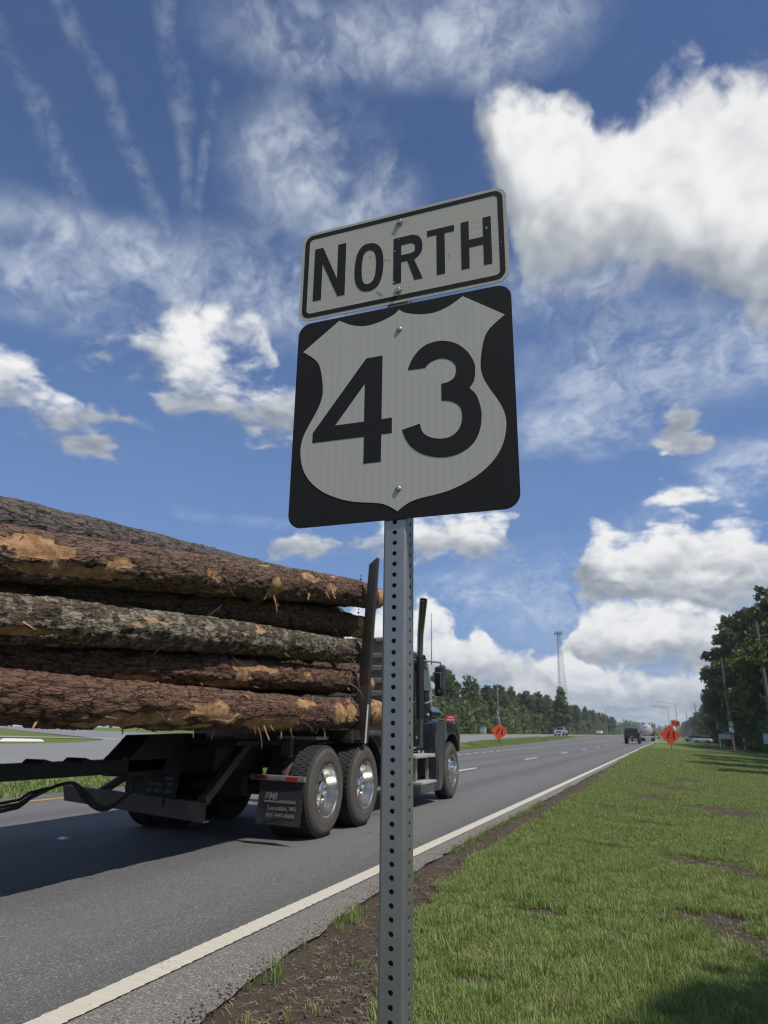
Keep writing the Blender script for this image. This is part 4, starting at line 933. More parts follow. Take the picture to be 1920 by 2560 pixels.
make_log('dark grey plated log along the top edge of the load', [(REAR, -4.5, 2.10, .20), (3.5, -4.34, 2.52, .205), (5.45, -4.33, 2.70, .205), (6.6, -4.33, 2.80, .200), (9.3, -4.33, 3.10, .19), (9.7, -4.33, 3.13, .18)], 'grey', 41, bare_thr=0.74, bare_at=[(9.6, 3, .1, 2.0)], shreds=4)
for k, (x, z, r, tint) in enumerate([(-4.30, 1.36, .17, 'brown'), (-4.66, 1.37, .18, 'red'), (-5.04, 1.36, .17, 'brown'), (-5.41, 1.38, .18, 'grey'), (-5.79, 1.37, .17, 'brown'),
                                      (-4.42, 1.98, .16, 'brown'), (-4.75, 1.78, .16, 'lichen'), (-5.12, 1.76, .17, 'red'), (-5.52, 1.78, .18, 'brown'), (-5.88, 1.76, .15, 'grey'),
                                      (-4.62, 2.34, .17, 'red'), (-5.00, 2.18, .17, 'brown'), (-5.40, 2.20, .17, 'lichen'), (-5.80, 2.16, .17, 'brown'),
                                      (-4.68, 2.80, .18, 'grey'), (-5.08, 2.64, .18, 'brown'), (-5.48, 2.62, .18, 'red'), (-5.86, 2.58, .16, 'brown'), (-4.71, 3.16, .16, 'red'), (-5.04, 3.10, .16, 'brown'), (-5.40, 3.02, .17, 'lichen'), (-5.76, 2.96, .16, 'brown')]):
    make_log('pine log buried inside the load, only its cut front end showing', fan(x, z, r, tail=rnd.uniform(0, .8)), tint, 100+k*3, res=(0.09, 24), bare_thr=0.8, group=GL)

# ------------------------------------------------------------------ the tractor and its pole trailer
RUBBER = plain('tyre_rubber', (0.022, 0.021, 0.020), 0.8, vary=0.3, scale=10, bump=0.3)
def m_sidewall(t, b):
    c = t.coord(); n = t.noise(c, 6.0, 5, 0.65)
    t.put(b.inputs['Base Color'], t.mix(n, (0.040, 0.034, 0.028), (0.110, 0.092, 0.075))); b.inputs['Roughness'].default_value = 0.85
SIDEWALL = material('dusty_sidewall', m_sidewall)
POLISHED = plain('polished_aluminium', (0.60, 0.59, 0.56), 0.24, 1.0, vary=0.08, scale=12)
CHROME = plain('chrome', (0.85, 0.85, 0.86), 0.07, 1.0, vary=0.03)
BLACK_STEEL = plain('black_frame_steel', (0.009, 0.0088, 0.0085), 0.65, vary=0.3, scale=8, bump=0.2, dirt=(0.018, 0.016, 0.014))
SCUFFED = plain('worn_brown_steel', (0.085, 0.070, 0.057), 0.55, 0.2, vary=0.4, scale=5, bump=0.3, dirt=(0.15, 0.12, 0.09))
RUSTY = plain('scuffed_steel', (0.045, 0.037, 0.031), 0.5, 0.35, vary=0.4, scale=7, bump=0.3, dirt=(0.10, 0.066, 0.045))
PAINT = plain('black_truck_paint', (0.020, 0.021, 0.026), 0.22, vary=0.1, coat=0.6)
PAINT_GREY = plain('dusty_truck_paint', (0.055, 0.056, 0.061), 0.34, vary=0.12, coat=0.3, scale=2)
FLAP = plain('mud_flap_rubber', (0.018, 0.0185, 0.0195), 0.7, vary=0.25, scale=5, dirt=(0.032, 0.029, 0.026))
WHITE_PRINT = plain('faded_white_print', (0.20, 0.20, 0.19), 0.7, vary=0.25, scale=30)
RED_LENS = plain('red_lens', (0.42, 0.012, 0.014), 0.3)
AMBER = plain('amber_lens', (0.60, 0.22, 0.02), 0.3)
RACK_ALU = plain('ribbed_aluminium', (0.50, 0.50, 0.48), 0.42, 0.75, vary=0.12, scale=3, dirt=(0.34, 0.31, 0.27))
DIRTY_WHITE = plain('dirty_white_paint', (0.55, 0.54, 0.50), 0.5, vary=0.15)
def m_glass(t, b):
    b.inputs['Base Color'].default_value = (0.42, 0.62, 0.56, 1); b.inputs['Roughness'].default_value = 0.03
    b.inputs['Transmission Weight'].default_value = 0.9; b.inputs['IOR'].default_value = 1.1
GLASS = material('tinted_glass', m_glass)
DARK_GLASS = plain('dark_glass', (0.012, 0.014, 0.016), 0.08, vary=0.02)
MIRROR = plain('mirror_glass', (0.10, 0.11, 0.12), 0.08, 0.9)
HOSE = plain('rubber_hose', (0.012, 0.012, 0.013), 0.6)

TX, TY = -4.945, 8.22
truck = thing('logging_truck', 'black day-cab logging tractor with chrome mirrors, passing in the near lane', 'truck', (TX, TY, 0))
def wheel_meshes(r, w, dished):
    rim = 0.288
    tread = MB(); tread.lathe([(rim, 0.0), (r-0.10, -0.012), (r-0.03, 0.006), (r, 0.030), (r, w-0.030), (r-0.03, w-0.006), (r-0.10, w+0.012), (rim, w)], n=56, caps=False)
    groove = MB()
    for k in range(48):                                               # tread blocks
        a = 2*pi*k/48
        for j, x in enumerate((0.05, 0.105, 0.16, 0.215)):
            a2 = a+(0.5*2*pi/48 if j % 2 else 0); da = 0.044
            q = []
            for rr_ in (r-0.004, r+0.0065):
                for xx, aa in ((x-0.021, a2-da), (x+0.021, a2-da), (x+0.021, a2+da), (x-0.021, a2+da)): q.append((xx, rr_*cos(aa), rr_*sin(aa)))
            groove.hexa(q)
    side = MB(); side.lathe([(rim-0.004, w-0.004), (rim+0.012, w+0.010), (rim+0.05, w+0.019), (r-0.12, w+0.020), (r-0.095, w+0.0165), (r-0.085, w+0.020), (r-0.045, w+0.004), (r-0.02, w-0.014)], n=56, caps=False)
    if dished:
        rm = MB(); rm.lathe([(rim+0.006, w+0.012), (rim-0.004, w+0.016), (rim-0.016, w+0.004), (rim-0.026, w-0.05), (rim-0.045, w-0.10), (rim-0.055, w-0.16), (0.20, w-0.175), (0.155, w-0.170), (0.150, w-0.120), (0.135, w-0.105), (0.0, w-0.105)], n=48, caps=False)
    else:
        rm = MB(); rm.lathe([(rim+0.006, w+0.012), (rim-0.006, w+0.016), (rim-0.022, w+0.0), (rim-0.035, w-0.02), (0.235, w+0.006), (0.18, w+0.028), (0.12, w+0.034), (0.0, w+0.034)], n=48, caps=False)
    return tread, groove, side, rm
def lugs(mb, w, dished, rr_=None):
    for k in range(10):
        a = 2*pi*(k+.5)/10
        if dished: x0, q, L = w-0.172, 0.168, 0.03
        else: x0, q, L = w+0.028, 0.1425, 0.055
        c = (q*cos(a), q*sin(a)); mb.lathe([(0.017, x0), (0.017, x0+L*0.6), (0.012, x0+L), (0.0, x0+L)], (0, c[0], c[1]), 'X', 8)
    if not dished:
        mb.lathe([(0.085, w+0.030), (0.083, w+0.085), (0.070, w+0.105), (0.0, w+0.112)], n=24)
    else:
        mb.lathe([(0.105, w-0.11), (0.100, w-0.045), (0.085, w-0.035), (0.062, w-0.045), (0.0, w-0.050)], n=24)
    return mb
WM = {}
for key, dish in (('drive', True), ('steer', False)):
    a, g, s, r_ = wheel_meshes(0.488, 0.265, dish)
    WM[key] = (mesh_of('tyre', a, RUBBER, angle=50), mesh_of('tread', g, RUBBER, smooth=False), mesh_of('sidewall', s, SIDEWALL, angle=60), mesh_of('rim', r_, POLISHED, angle=30), mesh_of('hub', lugs(MB(), 0.265, dish), CHROME, angle=40))
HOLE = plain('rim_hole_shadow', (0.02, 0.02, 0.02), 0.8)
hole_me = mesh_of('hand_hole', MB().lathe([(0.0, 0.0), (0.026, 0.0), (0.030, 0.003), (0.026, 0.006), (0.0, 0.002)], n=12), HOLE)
def wheel(parent, x, y, key, flip, steer_holes=True, turn=0.0):
    w = obj('wheel', WM[key][0], parent, (x, y, 0.492), (turn, 0, pi if flip else 0))
    for nm, m in zip(('tread', 'sidewall', 'rim', 'hub'), WM[key][1:]):
        o = obj(nm, m, w)
        if nm == 'tread': o['kind'] = 'stuff'
    for k in range(10):
        a = 2*pi*k/10; q, xx = (0.222, 0.266) if key == 'steer' else (0.213, 0.083)
        h = obj('hand_hole', hole_me, w, (xx, q*cos(a), q*sin(a)))
        if key == 'drive': h.scale = (1, 0.8, 0.8)
    return w
for y in (-0.42, 0.71):
    for s in (1, -1):
        wheel(truck, s*(1.235-0.265), y, 'drive', s < 0, turn=rnd.uniform(0, 1))
        o = obj('wheel', WM['drive'][0], truck, (s*(0.93-0.265), y, 0.492), (0, 0, pi if s < 0 else 0)); t_ = obj('tread', WM['drive'][1], o); t_['kind'] = 'stuff'; obj('sidewall', WM['drive'][2], o)
    part('axle', MB().cyl((-0.95, y, 0.492), (0.95, y, 0.492), 0.075).sphere((0, y, 0.5), 0.22, sc=(1, .8, 1)), BLACK_STEEL, truck)
for s in (1, -1): wheel(truck, s*(1.165-0.265), 5.05, 'steer', s < 0, turn=rnd.uniform(0, 1))
part('axle', MB().obox((-0.9, 5.05, 0.46), (0.9, 5.05, 0.46), 0.12, 0.10), BLACK_STEEL, truck)
for s in (1, -1): part('frame_rail', MB().box(s*0.43-0.04, s*0.43+0.04, -1.55, 5.55, 0.72, 0.98), BLACK_STEEL, truck, bevel=0.006)
for y in (-1.5, 0.0, 1.9, 3.2): part('cross_member', MB().box(-0.39, 0.39, y-0.06, y+0.06, 0.74, 0.95), BLACK_STEEL, truck)
# mud flaps with lettering
def text_mesh(name, body, size, mat, bold=0.0, shear=0.0, extrude=0.0008, space=1.0):
    cu = bpy.data.curves.new(name, 'FONT'); cu.body = body; cu.size = size; cu.align_x = 'LEFT'; cu.extrude = extrude; cu.offset = bold; cu.shear = shear; cu.space_character = space; cu.resolution_u = 3
    o = bpy.data.objects.new(name, cu); COL.objects.link(o); dg = bpy.context.evaluated_depsgraph_get(); dg.update()
    me = bpy.data.meshes.new_from_object(o.evaluated_get(dg)); bpy.data.objects.remove(o); bpy.data.curves.remove(cu)
    me.name = name; me.materials.clear(); me.materials.append(mat); return me
FMI = text_mesh('lettering', 'FMI', 0.098, WHITE_PRINT, 0.0022, 0.22)
TOWN = text_mesh('lettering', 'Lucedale, MS', 0.062, WHITE_PRINT, 0.0008, 0.0, space=1.03)
PHONE = text_mesh('lettering', '601-947-0088', 0.060, WHITE_PRINT, 0.0010, 0.0, space=1.0)
def flap(x0, y, ztop, lean, bar=True):
    w, h = 0.53, 0.43; mb = MB(); nx, nz = 7, 8; rows = []
    pos = lambda u, v, d: (u*w, -0.035*(1-v)**2+0.010*sin(u*5+x0)*(1-v)+d, -h*(1-v))
    vs = [pos(i/nx, j/nz, d) for d in (0, 0.010) for j in range(nz+1) for i in range(nx+1)]; n = (nx+1)*(nz+1); k = nx+1
    fs = [(j*k+i, j*k+i+1, (j+1)*k+i+1, (j+1)*k+i) for j in range(nz) for i in range(nx)]+[(n+j*k+i+1, n+j*k+i, n+(j+1)*k+i, n+(j+1)*k+i+1) for j in range(nz) for i in range(nx)]
    for i in range(nx): fs += [(i+1, i, n+i, n+i+1), (nz*k+i, nz*k+i+1, n+nz*k+i+1, n+nz*k+i)]
    for j in range(nz): fs += [(j*k, (j+1)*k, n+(j+1)*k, n+j*k), ((j+1)*k+nx, j*k+nx, n+j*k+nx, n+(j+1)*k+nx)]
    o = part('mud_flap', mb.add(vs, fs), FLAP, truck, (x0, y, ztop), (0, lean, 0))
    for me, lx, lz in ((FMI, 0.085, -0.185), (TOWN, 0.135, -0.285), (PHONE, 0.125, -0.355)):
        ob = obj('lettering', me, o, (lx, -0.042*(-lz/h)**2-0.0095, lz), (pi/2, 0, 0)); ob['kind'] = 'stuff'
    part('print_stripe', MB().box(0.085, 0.46, -0.0215, -0.020, -0.212, -0.196), WHITE_PRINT, o); part('print_stripe', MB().box(0.26, 0.46, -0.0165, -0.015, -0.190, -0.186), WHITE_PRINT, o)
    if bar:
        b = part('flap_bar', MB().box(-0.10, w+0.015, -0.022, 0.022, 0.0, 0.055), plain('grimy_bar', (0.17, 0.16, 0.145), 0.6, vary=0.5, scale=9), truck, (x0, y, ztop), (0, lean, 0), bevel=0.004)
        part('red_reflector', MB().box(0.33, 0.47, -0.0255, -0.022, 0.008, 0.047), RED_LENS, b); part('red_reflector', MB().box(-0.06, 0.10, -0.0255, -0.022, 0.008, 0.047), plain('faded_red_tape', (0.13, 0.02, 0.02), 0.5), b)
        part('hanger', MB().box(-0.22, -0.16, -0.02, 0.03, -0.17, 0.03).box(-0.17, -0.09, 0, 0.03, 0.0, 0.04), BLACK_STEEL, b)
    return o
flap(0.79, -1.16, 0.635, 0.02); flap(-0.70, -1.26, 0.83, 0.03, bar=False)
# rear push bumper: a hanging channel with diagonal braces
bmp = part('rear_bumper', MB().hexa([(-1.13, -1.93, .40), (0.65, -1.93, .275), (0.65, -1.918, .275), (-1.13, -1.918, .40), (-1.17, -1.93, .55), (0.65, -1.93, .455), (0.65, -1.918, .455), (-1.17, -1.918, .55)])
           .hexa([(-1.13, -1.918, .40), (0.65, -1.918, .275), (0.65, -1.85, .275), (-1.13, -1.85, .40), (-1.13, -1.918, .412), (0.65, -1.918, .287), (0.65, -1.85, .287), (-1.13, -1.85, .412)])
           .hexa([(-1.17, -1.918, .538), (0.65, -1.918, .443), (0.65, -1.85, .443), (-1.17, -1.85, .538), (-1.17, -1.918, .55), (0.65, -1.918, .455), (0.65, -1.85, .455), (-1.17, -1.85, .55)]), SCUFFED, truck)
part('brace', MB().obox((0.57, -1.885, 0.47), (0.50, -0.98, 1.03), 0.10, 0.012).obox((0.62, -1.885, 0.46), (0.55, -0.98, 1.02), 0.012, 0.09), SCUFFED, truck)
part('brace', MB().obox((-0.75, -1.885, 0.50), (-0.48, -0.98, 1.0), 0.09, 0.012).obox((-0.70, -1.885, 0.49), (-0.43, -0.98, 0.99), 0.012, 0.08), SCUFFED, truck)
part('brace', MB().obox((-0.30, -1.90, 0.48), (-0.30, -1.88, 0.86), 0.05, 0.02), BLACK_STEEL, truck)
part('side_light_box', MB().box(0.87, 0.99, -0.88, -0.80, 0.86, 1.06), RUSTY, truck, bevel=0.006)
part('rear_deck', MB().box(-0.75, 0.75, -1.6, 0.2, 0.985, 1.03), BLACK_STEEL, truck)
part('hitch_plate', MB().prism([(-2.45, 0.70), (-2.45, 0.86), (-2.18, 1.08), (-1.2, 1.10), (-1.2, 0.70)], -0.20, 0.10), BLACK_STEEL, truck, bevel=0.005)
part('spring_hanger', MB().box(0.50, 0.62, -0.4, 0.4, 0.45, 0.72).box(-0.62, -0.50, -0.4, 0.4, 0.45, 0.72), BLACK_STEEL, truck)
part('deck_plate', MB().box(0.30, 0.85, 0.05, 0.40, 1.035, 1.075), DIRTY_WHITE, truck, bevel=0.006)
part('brake_chamber', MB().cyl((0.35, -0.75, 0.66), (0.35, -0.95, 0.70), 0.085).cyl((0.35, -0.95, 0.70), (0.35, -1.02, 0.71), 0.06), BLACK_STEEL, truck)
part('air_line', MB().tube([(0.40, 0.9, 1.06), (0.55, 0.75, 1.12), (0.62, 0.55, 1.04), (0.60, 0.3, 1.0)], 0.014, 6), plain('yellow_green_hose', (0.30, 0.34, 0.05), 0.5), truck)
part('air_tank', MB().cyl((-0.3, 1.35, 0.86), (0.35, 1.35, 0.86), 0.13), DIRTY_WHITE, truck)
part('fender', MB().loft([[(x, 0.71+0.60*sin(a), 0.50+0.60*cos(a)) for x in (0.62, 1.26)]+[(x, 0.71+0.588*sin(a), 0.50+0.588*cos(a)) for x in (1.26, 0.62)] for a in [radians(d) for d in range(-25, 96, 8)]]), BLACK_STEEL, truck, angle=50)
part('fender', MB().loft([[(x, 0.71+0.60*sin(a), 0.50+0.60*cos(a)) for x in (-1.26, -0.62)]+[(x, 0.71+0.588*sin(a), 0.50+0.588*cos(a)) for x in (-0.62, -1.26)] for a in [radians(d) for d in range(-25, 96, 8)]]), BLACK_STEEL, truck, angle=50)
# log bunk with its stakes
part('bunk', MB().box(-1.30, 1.22, 0.48, 0.70, 1.00, 1.16), RUSTY, truck, bevel=0.008)
part('bunk_bracket', MB().box(0.98, 1.18, 0.40, 0.48, 1.00, 1.14), RUSTY, truck, bevel=0.01)
part('bunk_pedestal', MB().box(-0.5, 0.5, 0.40, 0.78, 0.98, 1.0), BLACK_STEEL, truck)
def stake(s):
    b = Vector((s*1.205, 0.60, 1.00)); tp = Vector((s*1.36, 0.60, 3.40)); d = tp-b
    mb = MB(); w = 0.15
    def q(t, x, y): p = b+d*t; return (p.x+x, p.y+y, p.z)
    top = 1.0
    mb.hexa([q(0, -w/2, -.05), q(0, w/2, -.05), q(0, w/2, .05), q(0, -w/2, .05), q(top-.02, -w/2*.75, -.05), q(top+.02, w/2*.75, -.05), q(top+.02, w/2*.75, .05), q(top-.02, -w/2*.75, .05)])
    o = part('stake', mb, RUSTY, truck, bevel=0.006)
    part('stake_sleeve', MB().hexa([q(0, -.09, -.062), q(0, .09, -.062), q(0, .09, .062), q(0, -.09, .062), q(.30, -.086, -.062), q(.30, .086, -.062), q(.30, .086, .062), q(.30, -.086, .062)]), RUSTY, o, bevel=0.006)
    part('worn_edge', MB().hexa([q(.0, s*.0905, -.064), q(.0, s*.094, -.064), q(.0, s*.094, -.02), q(.0, s*.0905, -.02), q(.20, s*.0875, -.064), q(.20, s*.091, -.064), q(.20, s*.091, -.02), q(.20, s*.0875, -.02)]), DIRTY_WHITE, o)
stake(1); stake(-1)
ch = MB()
for k in range(46):                                                    # binder chain up the stake
    p = Vector((1.10+0.10*k/46, 0.52, 1.12+k*0.046)); ch.lathe([(0.010, -0.004), (0.016, 0.0), (0.010, 0.004)], p, 'X' if k % 2 else 'Y', 8)
part('binder_chain', ch, BLACK_STEEL, truck)['kind'] = 'stuff'
# cab guard of ribbed aluminium
rk = part('cab_guard', MB().box(-0.98, 1.02, 2.62, 2.66, 1.16, 2.55), RACK_ALU, truck, label='ribbed silver aluminium cab guard')
for k in range(6): part('rib', MB().prism([(2.62, 1.33+k*0.2-.05), (2.575, 1.33+k*0.2-.03), (2.575, 1.33+k*0.2+.03), (2.62, 1.33+k*0.2+.05)], -0.98, 1.02), RACK_ALU, rk, smooth=False)
part('frame', MB().box(-1.0, 1.04, 2.56, 2.67, 2.552, 2.62).box(-1.0, 1.04, 2.56, 2.67, 1.08, 1.158).box(0.985, 1.04, 2.60, 2.674, 1.16, 2.55), RACK_ALU, rk, bevel=0.006)
part('marker_light', MB().box(0.42, 0.62, 2.545, 2.56, 2.57, 2.60), RED_LENS, rk)
part('chain_rack', MB().box(0.5, 0.98, 2.5, 2.9, 0.80, 1.07), BLACK_STEEL, truck, bevel=0.01)
part('rack_leg', MB().box(0.70, 0.76, 2.56, 2.62, 0.72, 1.078).box(-0.76, -0.70, 2.56, 2.62, 0.72, 1.078), RACK_ALU, truck)
# cab
def cab_ring(y, hw_b, hw_t, zb, zt, zm=None):
    zm = zm if zm else zb+(zt-zb)*0.52
    return [(-hw_b, y, zb), (hw_b, y, zb), (hw_b, y, zm), (hw_t, y, zt-0.06), (hw_t-0.09, y, zt), (-hw_t+0.09, y, zt), (-hw_t, y, zt-0.06), (-hw_b, y, zm)]
part('cab', MB().loft([cab_ring(3.72, .88, .80, .98, 2.50, 1.80), cab_ring(3.77, .90, .84, .95, 2.56, 1.80), cab_ring(4.30, .90, .84, .95, 2.56, 1.80), cab_ring(4.52, .90, .82, .95, 2.48, 1.80), cab_ring(4.78, .88, .86, .95, 1.86, 1.80)]), PAINT, truck, bevel=0.012, angle=40)
dr = part('door', MB().prism([(3.85, 1.0), (4.66, 1.0), (4.66, 1.84), (4.50, 2.36), (3.85, 2.36)], 0.885, 0.912), PAINT, truck, bevel=0.006)
part('window', MB().prism([(3.96, 1.86), (4.52, 1.86), (4.36, 2.26), (3.96, 2.26)], 0.914, 0.920), plain('cab_window_sky', (0.30, 0.42, 0.40), 0.06, 0.6), dr, label='pale green side window of the cab')
part('window_seal', MB().tube([(0.921, 3.96, 1.86), (0.921, 4.52, 1.86), (0.921, 4.36, 2.26), (0.921, 3.96, 2.26), (0.921, 3.96, 1.86)], 0.010, 6), HOSE, dr)
part('handle', MB().box(0.914, 0.94, 3.80, 3.94, 1.70, 1.73), CHROME, dr, bevel=0.004)
part('decal', MB().box(0.9125, 0.9135, 3.95, 4.25, 1.44, 1.56), plain('dull_red_decal', (0.07, 0.012, 0.014), 0.5), dr)
part('grab_bar', MB().tube([(0.93, 3.70, 1.05), (0.97, 3.70, 1.10), (0.97, 3.70, 2.1), (0.93, 3.70, 2.15)], 0.014, 8), CHROME, truck)
part('sun_visor', MB().hexa([(-.84, 4.44, 2.38), (.86, 4.44, 2.38), (.84, 4.74, 2.26), (-.82, 4.74, 2.26), (-.84, 4.42, 2.52), (.86, 4.42, 2.52), (.84, 4.76, 2.30), (-.82, 4.76, 2.30)]), PAINT, truck, bevel=0.01)
part('windshield', MB().hexa([(-.78, 4.80, 1.88), (.78, 4.80, 1.88), (.72, 4.56, 2.40), (-.72, 4.56, 2.40), (-.78, 4.81, 1.88), (.78, 4.81, 1.88), (.72, 4.57, 2.40), (-.72, 4.57, 2.40)]), DARK_GLASS, truck)
part('rear_window', MB().box(-.5, .5, 3.705, 3.715, 1.90, 2.30), DARK_GLASS, truck)
part('hood', MB().loft([[(-.62, 4.75, 1.0), (.62, 4.75, 1.0), (.66, 4.75, 1.55), (.58, 4.75, 1.84), (.40, 4.75, 1.90), (-.40, 4.75, 1.90), (-.58, 4.75, 1.84), (-.66, 4.75, 1.55)],
                        [(-.60, 5.3, 1.0), (.60, 5.3, 1.0), (.62, 5.3, 1.5), (.54, 5.3, 1.77), (.36, 5.3, 1.83), (-.36, 5.3, 1.83), (-.54, 5.3, 1.77), (-.62, 5.3, 1.5)],
                        [(-.56, 5.70, .75), (.56, 5.70, .75), (.56, 5.70, 1.4), (.48, 5.70, 1.66), (.32, 5.70, 1.72), (-.32, 5.70, 1.72), (-.48, 5.70, 1.66), (-.56, 5.70, 1.4)]]), PAINT_GREY, truck, bevel=0.02, angle=40)
part('grille', MB().box(-.46, .46, 5.70, 5.74, .80, 1.58), CHROME, truck, bevel=0.01)
part('front_bumper', MB().box(-1.10, 1.11, 5.56, 5.70, .40, .74), BLACK_STEEL, truck, bevel=0.03)
def front_fender(s):
    prof = [(4.02, 0.20), (4.10, 0.55), (4.02, 0.98), (4.10, 1.30), (4.30, 1.37), (4.62, 1.345), (5.32, 1.305), (5.50, 1.26), (5.62, 1.14), (5.62, 0.80), (5.50, 0.80), (5.46, 0.97), (5.30, 1.09), (5.05, 1.13), (4.80, 1.09), (4.62, 0.98), (4.52, 0.80), (4.48, 0.45), (4.36, 0.20)]
    prof = [(y-0.02, z) for y, z in prof]
    o = part('front_fender', MB().prism(prof, s*0.60, s*1.185), PAINT, truck, bevel=0.02, angle=50)
    part('fender_panel', MB().prism([(4.16, 0.24), (4.14, 0.6), (4.10, 0.98), (4.14, 1.28), (4.30, 1.335), (4.56, 1.32), (4.56, 0.99), (4.46, 0.82), (4.42, 0.45), (4.33, 0.24)], s*1.186, s*1.192), PAINT_GREY, o)
    part('trim_edge', MB().obox((s*1.193, 4.56, 1.33), (s*1.193, 4.60, 1.02), 0.012, 0.03), ALU, o)
front_fender(1); front_fender(-1)
part('hood_latch', MB().sphere((0.95, 4.28, 1.44), 0.035).cyl((0.93, 4.20, 1.44), (0.93, 4.28, 1.44), 0.015), CHROME, truck)
part('air_cleaner', MB().cyl((0.80, 4.55, 1.46), (0.80, 5.1, 1.46), 0.15), PAINT, truck)
STEP_ALU = plain('step_aluminium', (0.46, 0.45, 0.42), 0.5, 0.3, vary=0.2)
part('step', MB().box(0.72, 1.18, 2.95, 3.98, 0.745, 0.80), STEP_ALU, truck, bevel=0.008)
part('step', MB().box(0.84, 1.18, 3.26, 4.05, 0.335, 0.375), STEP_ALU, truck, bevel=0.006)
part('step_skirt', MB().box(0.98, 1.175, 3.22, 4.06, 0.20, 0.333), PAINT_GREY, truck, bevel=0.01)
part('step_hanger', MB().box(1.02, 1.06, 3.92, 3.98, 0.375, 0.745).box(1.02, 1.06, 3.30, 3.36, 0.375, 0.745), RACK_ALU, truck)
part('step_light', MB().box(1.181, 1.186, 3.60, 3.68, 0.755, 0.785), AMBER, truck)
part('fuel_tank', MB().cyl((0.72, 2.1, 0.62), (0.72, 3.2, 0.62), 0.28, n=28), POLISHED, truck, angle=40)
part('battery_box', MB().box(0.5, 0.92, 3.0, 4.0, 0.38, 0.74), BLACK_STEEL, truck, bevel=0.01)
part('fitting', MB().tube([(0.9, 3.0, 0.93), (1.0, 3.3, 0.90), (0.95, 3.7, 0.92)], 0.022, 8).sphere((1.02, 3.05, 0.94), 0.03).sphere((1.03, 3.55, 0.84), 0.022).sphere((1.03, 3.75, 0.83), 0.022), CHROME, truck)
part('rocker_panel', MB().box(0.80, 0.92, 3.5, 4.1, 0.82, 1.0), PAINT, truck, bevel=0.02)
# exhaust stack with a rear-swept tip
ep = [(1.02, 3.64, 0.9), (1.02, 3.64, 2.50), (1.03, 3.635, 2.80), (1.065, 3.60, 3.04), (1.11, 3.52, 3.22), (1.155, 3.43, 3.37)]
stk = MB().tube(ep, [0.052, 0.052, 0.056, 0.062, 0.066, 0.070], 20, caps=False)
stk.tube([ep[-1], Vector(ep[-1])*0.9+Vector(ep[-2])*0.1, ep[-2]], [0.070, 0.064, 0.060], 20, caps=False)
so = part('exhaust_stack', stk, plain('stack_steel', (0.16, 0.15, 0.13), 0.22, 0.95, vary=0.3), truck, fix=False)
part('heat_shield', MB().tube([(1.02, 3.64, 1.35), (1.02, 3.64, 2.40)], 0.068, 18), BLACK_STEEL, so)
md = (Vector(ep[-1])-Vector(ep[-2])).normalized(); mp_ = Vector(ep[-1])-md*0.04
part('mouth_shade', MB().lathe([(0.0, 0), (0.064, 0)], n=16, axis='Z', caps=False), HOLE, so, tuple(mp_), md.to_track_quat('Z', 'Y').to_euler(), fix=False)  # near-black disc, the shade inside the pipe's mouth put in as colour
# mirrors
def mirror(s):
    o = part('mirror', MB().box(s*1.245-.09, s*1.245+.09, 4.02, 4.14, 1.75, 2.27), PAINT, truck, bevel=0.045)
    part('mirror_glass', MB().box(s*1.235-.055, s*1.235+.055, 4.012, 4.018, 1.92, 2.16), MIRROR, o)
    part('mirror_trim', MB().box(s*1.235+.040, s*1.235+.052, 4.006, 4.013, 1.90, 2.15).box(s*1.235-.05, s*1.235+.052, 4.006, 4.013, 2.15, 2.165), ALU, o)
    part('round_mirror', MB().lathe([(0.05, 0), (0.045, -0.018), (0.0, -0.03)], (s*1.235, 4.015, 1.83), 'Y', 16), MIRROR, o)
    part('mirror_arm', MB().tube([(s*0.84, 3.6, 2.36), (s*1.0, 3.9, 2.36), (s*1.25, 4.12, 2.34), (s*1.26, 4.13, 2.25)], 0.016, 8), POLISHED, o)
    part('mirror_arm', MB().tube([(s*0.90, 3.65, 1.64), (s*1.02, 3.95, 1.63), (s*1.24, 4.12, 1.73), (s*1.24, 4.1, 1.78)], 0.013, 8), POLISHED, o)
mirror(1); mirror(-1)
part('antenna', MB().tube([(1.10, 4.05, 2.30), (1.10, 4.06, 2.8), (1.105, 4.05, 3.22)], [0.009, 0.007, 0.005], 6), HOSE, truck)

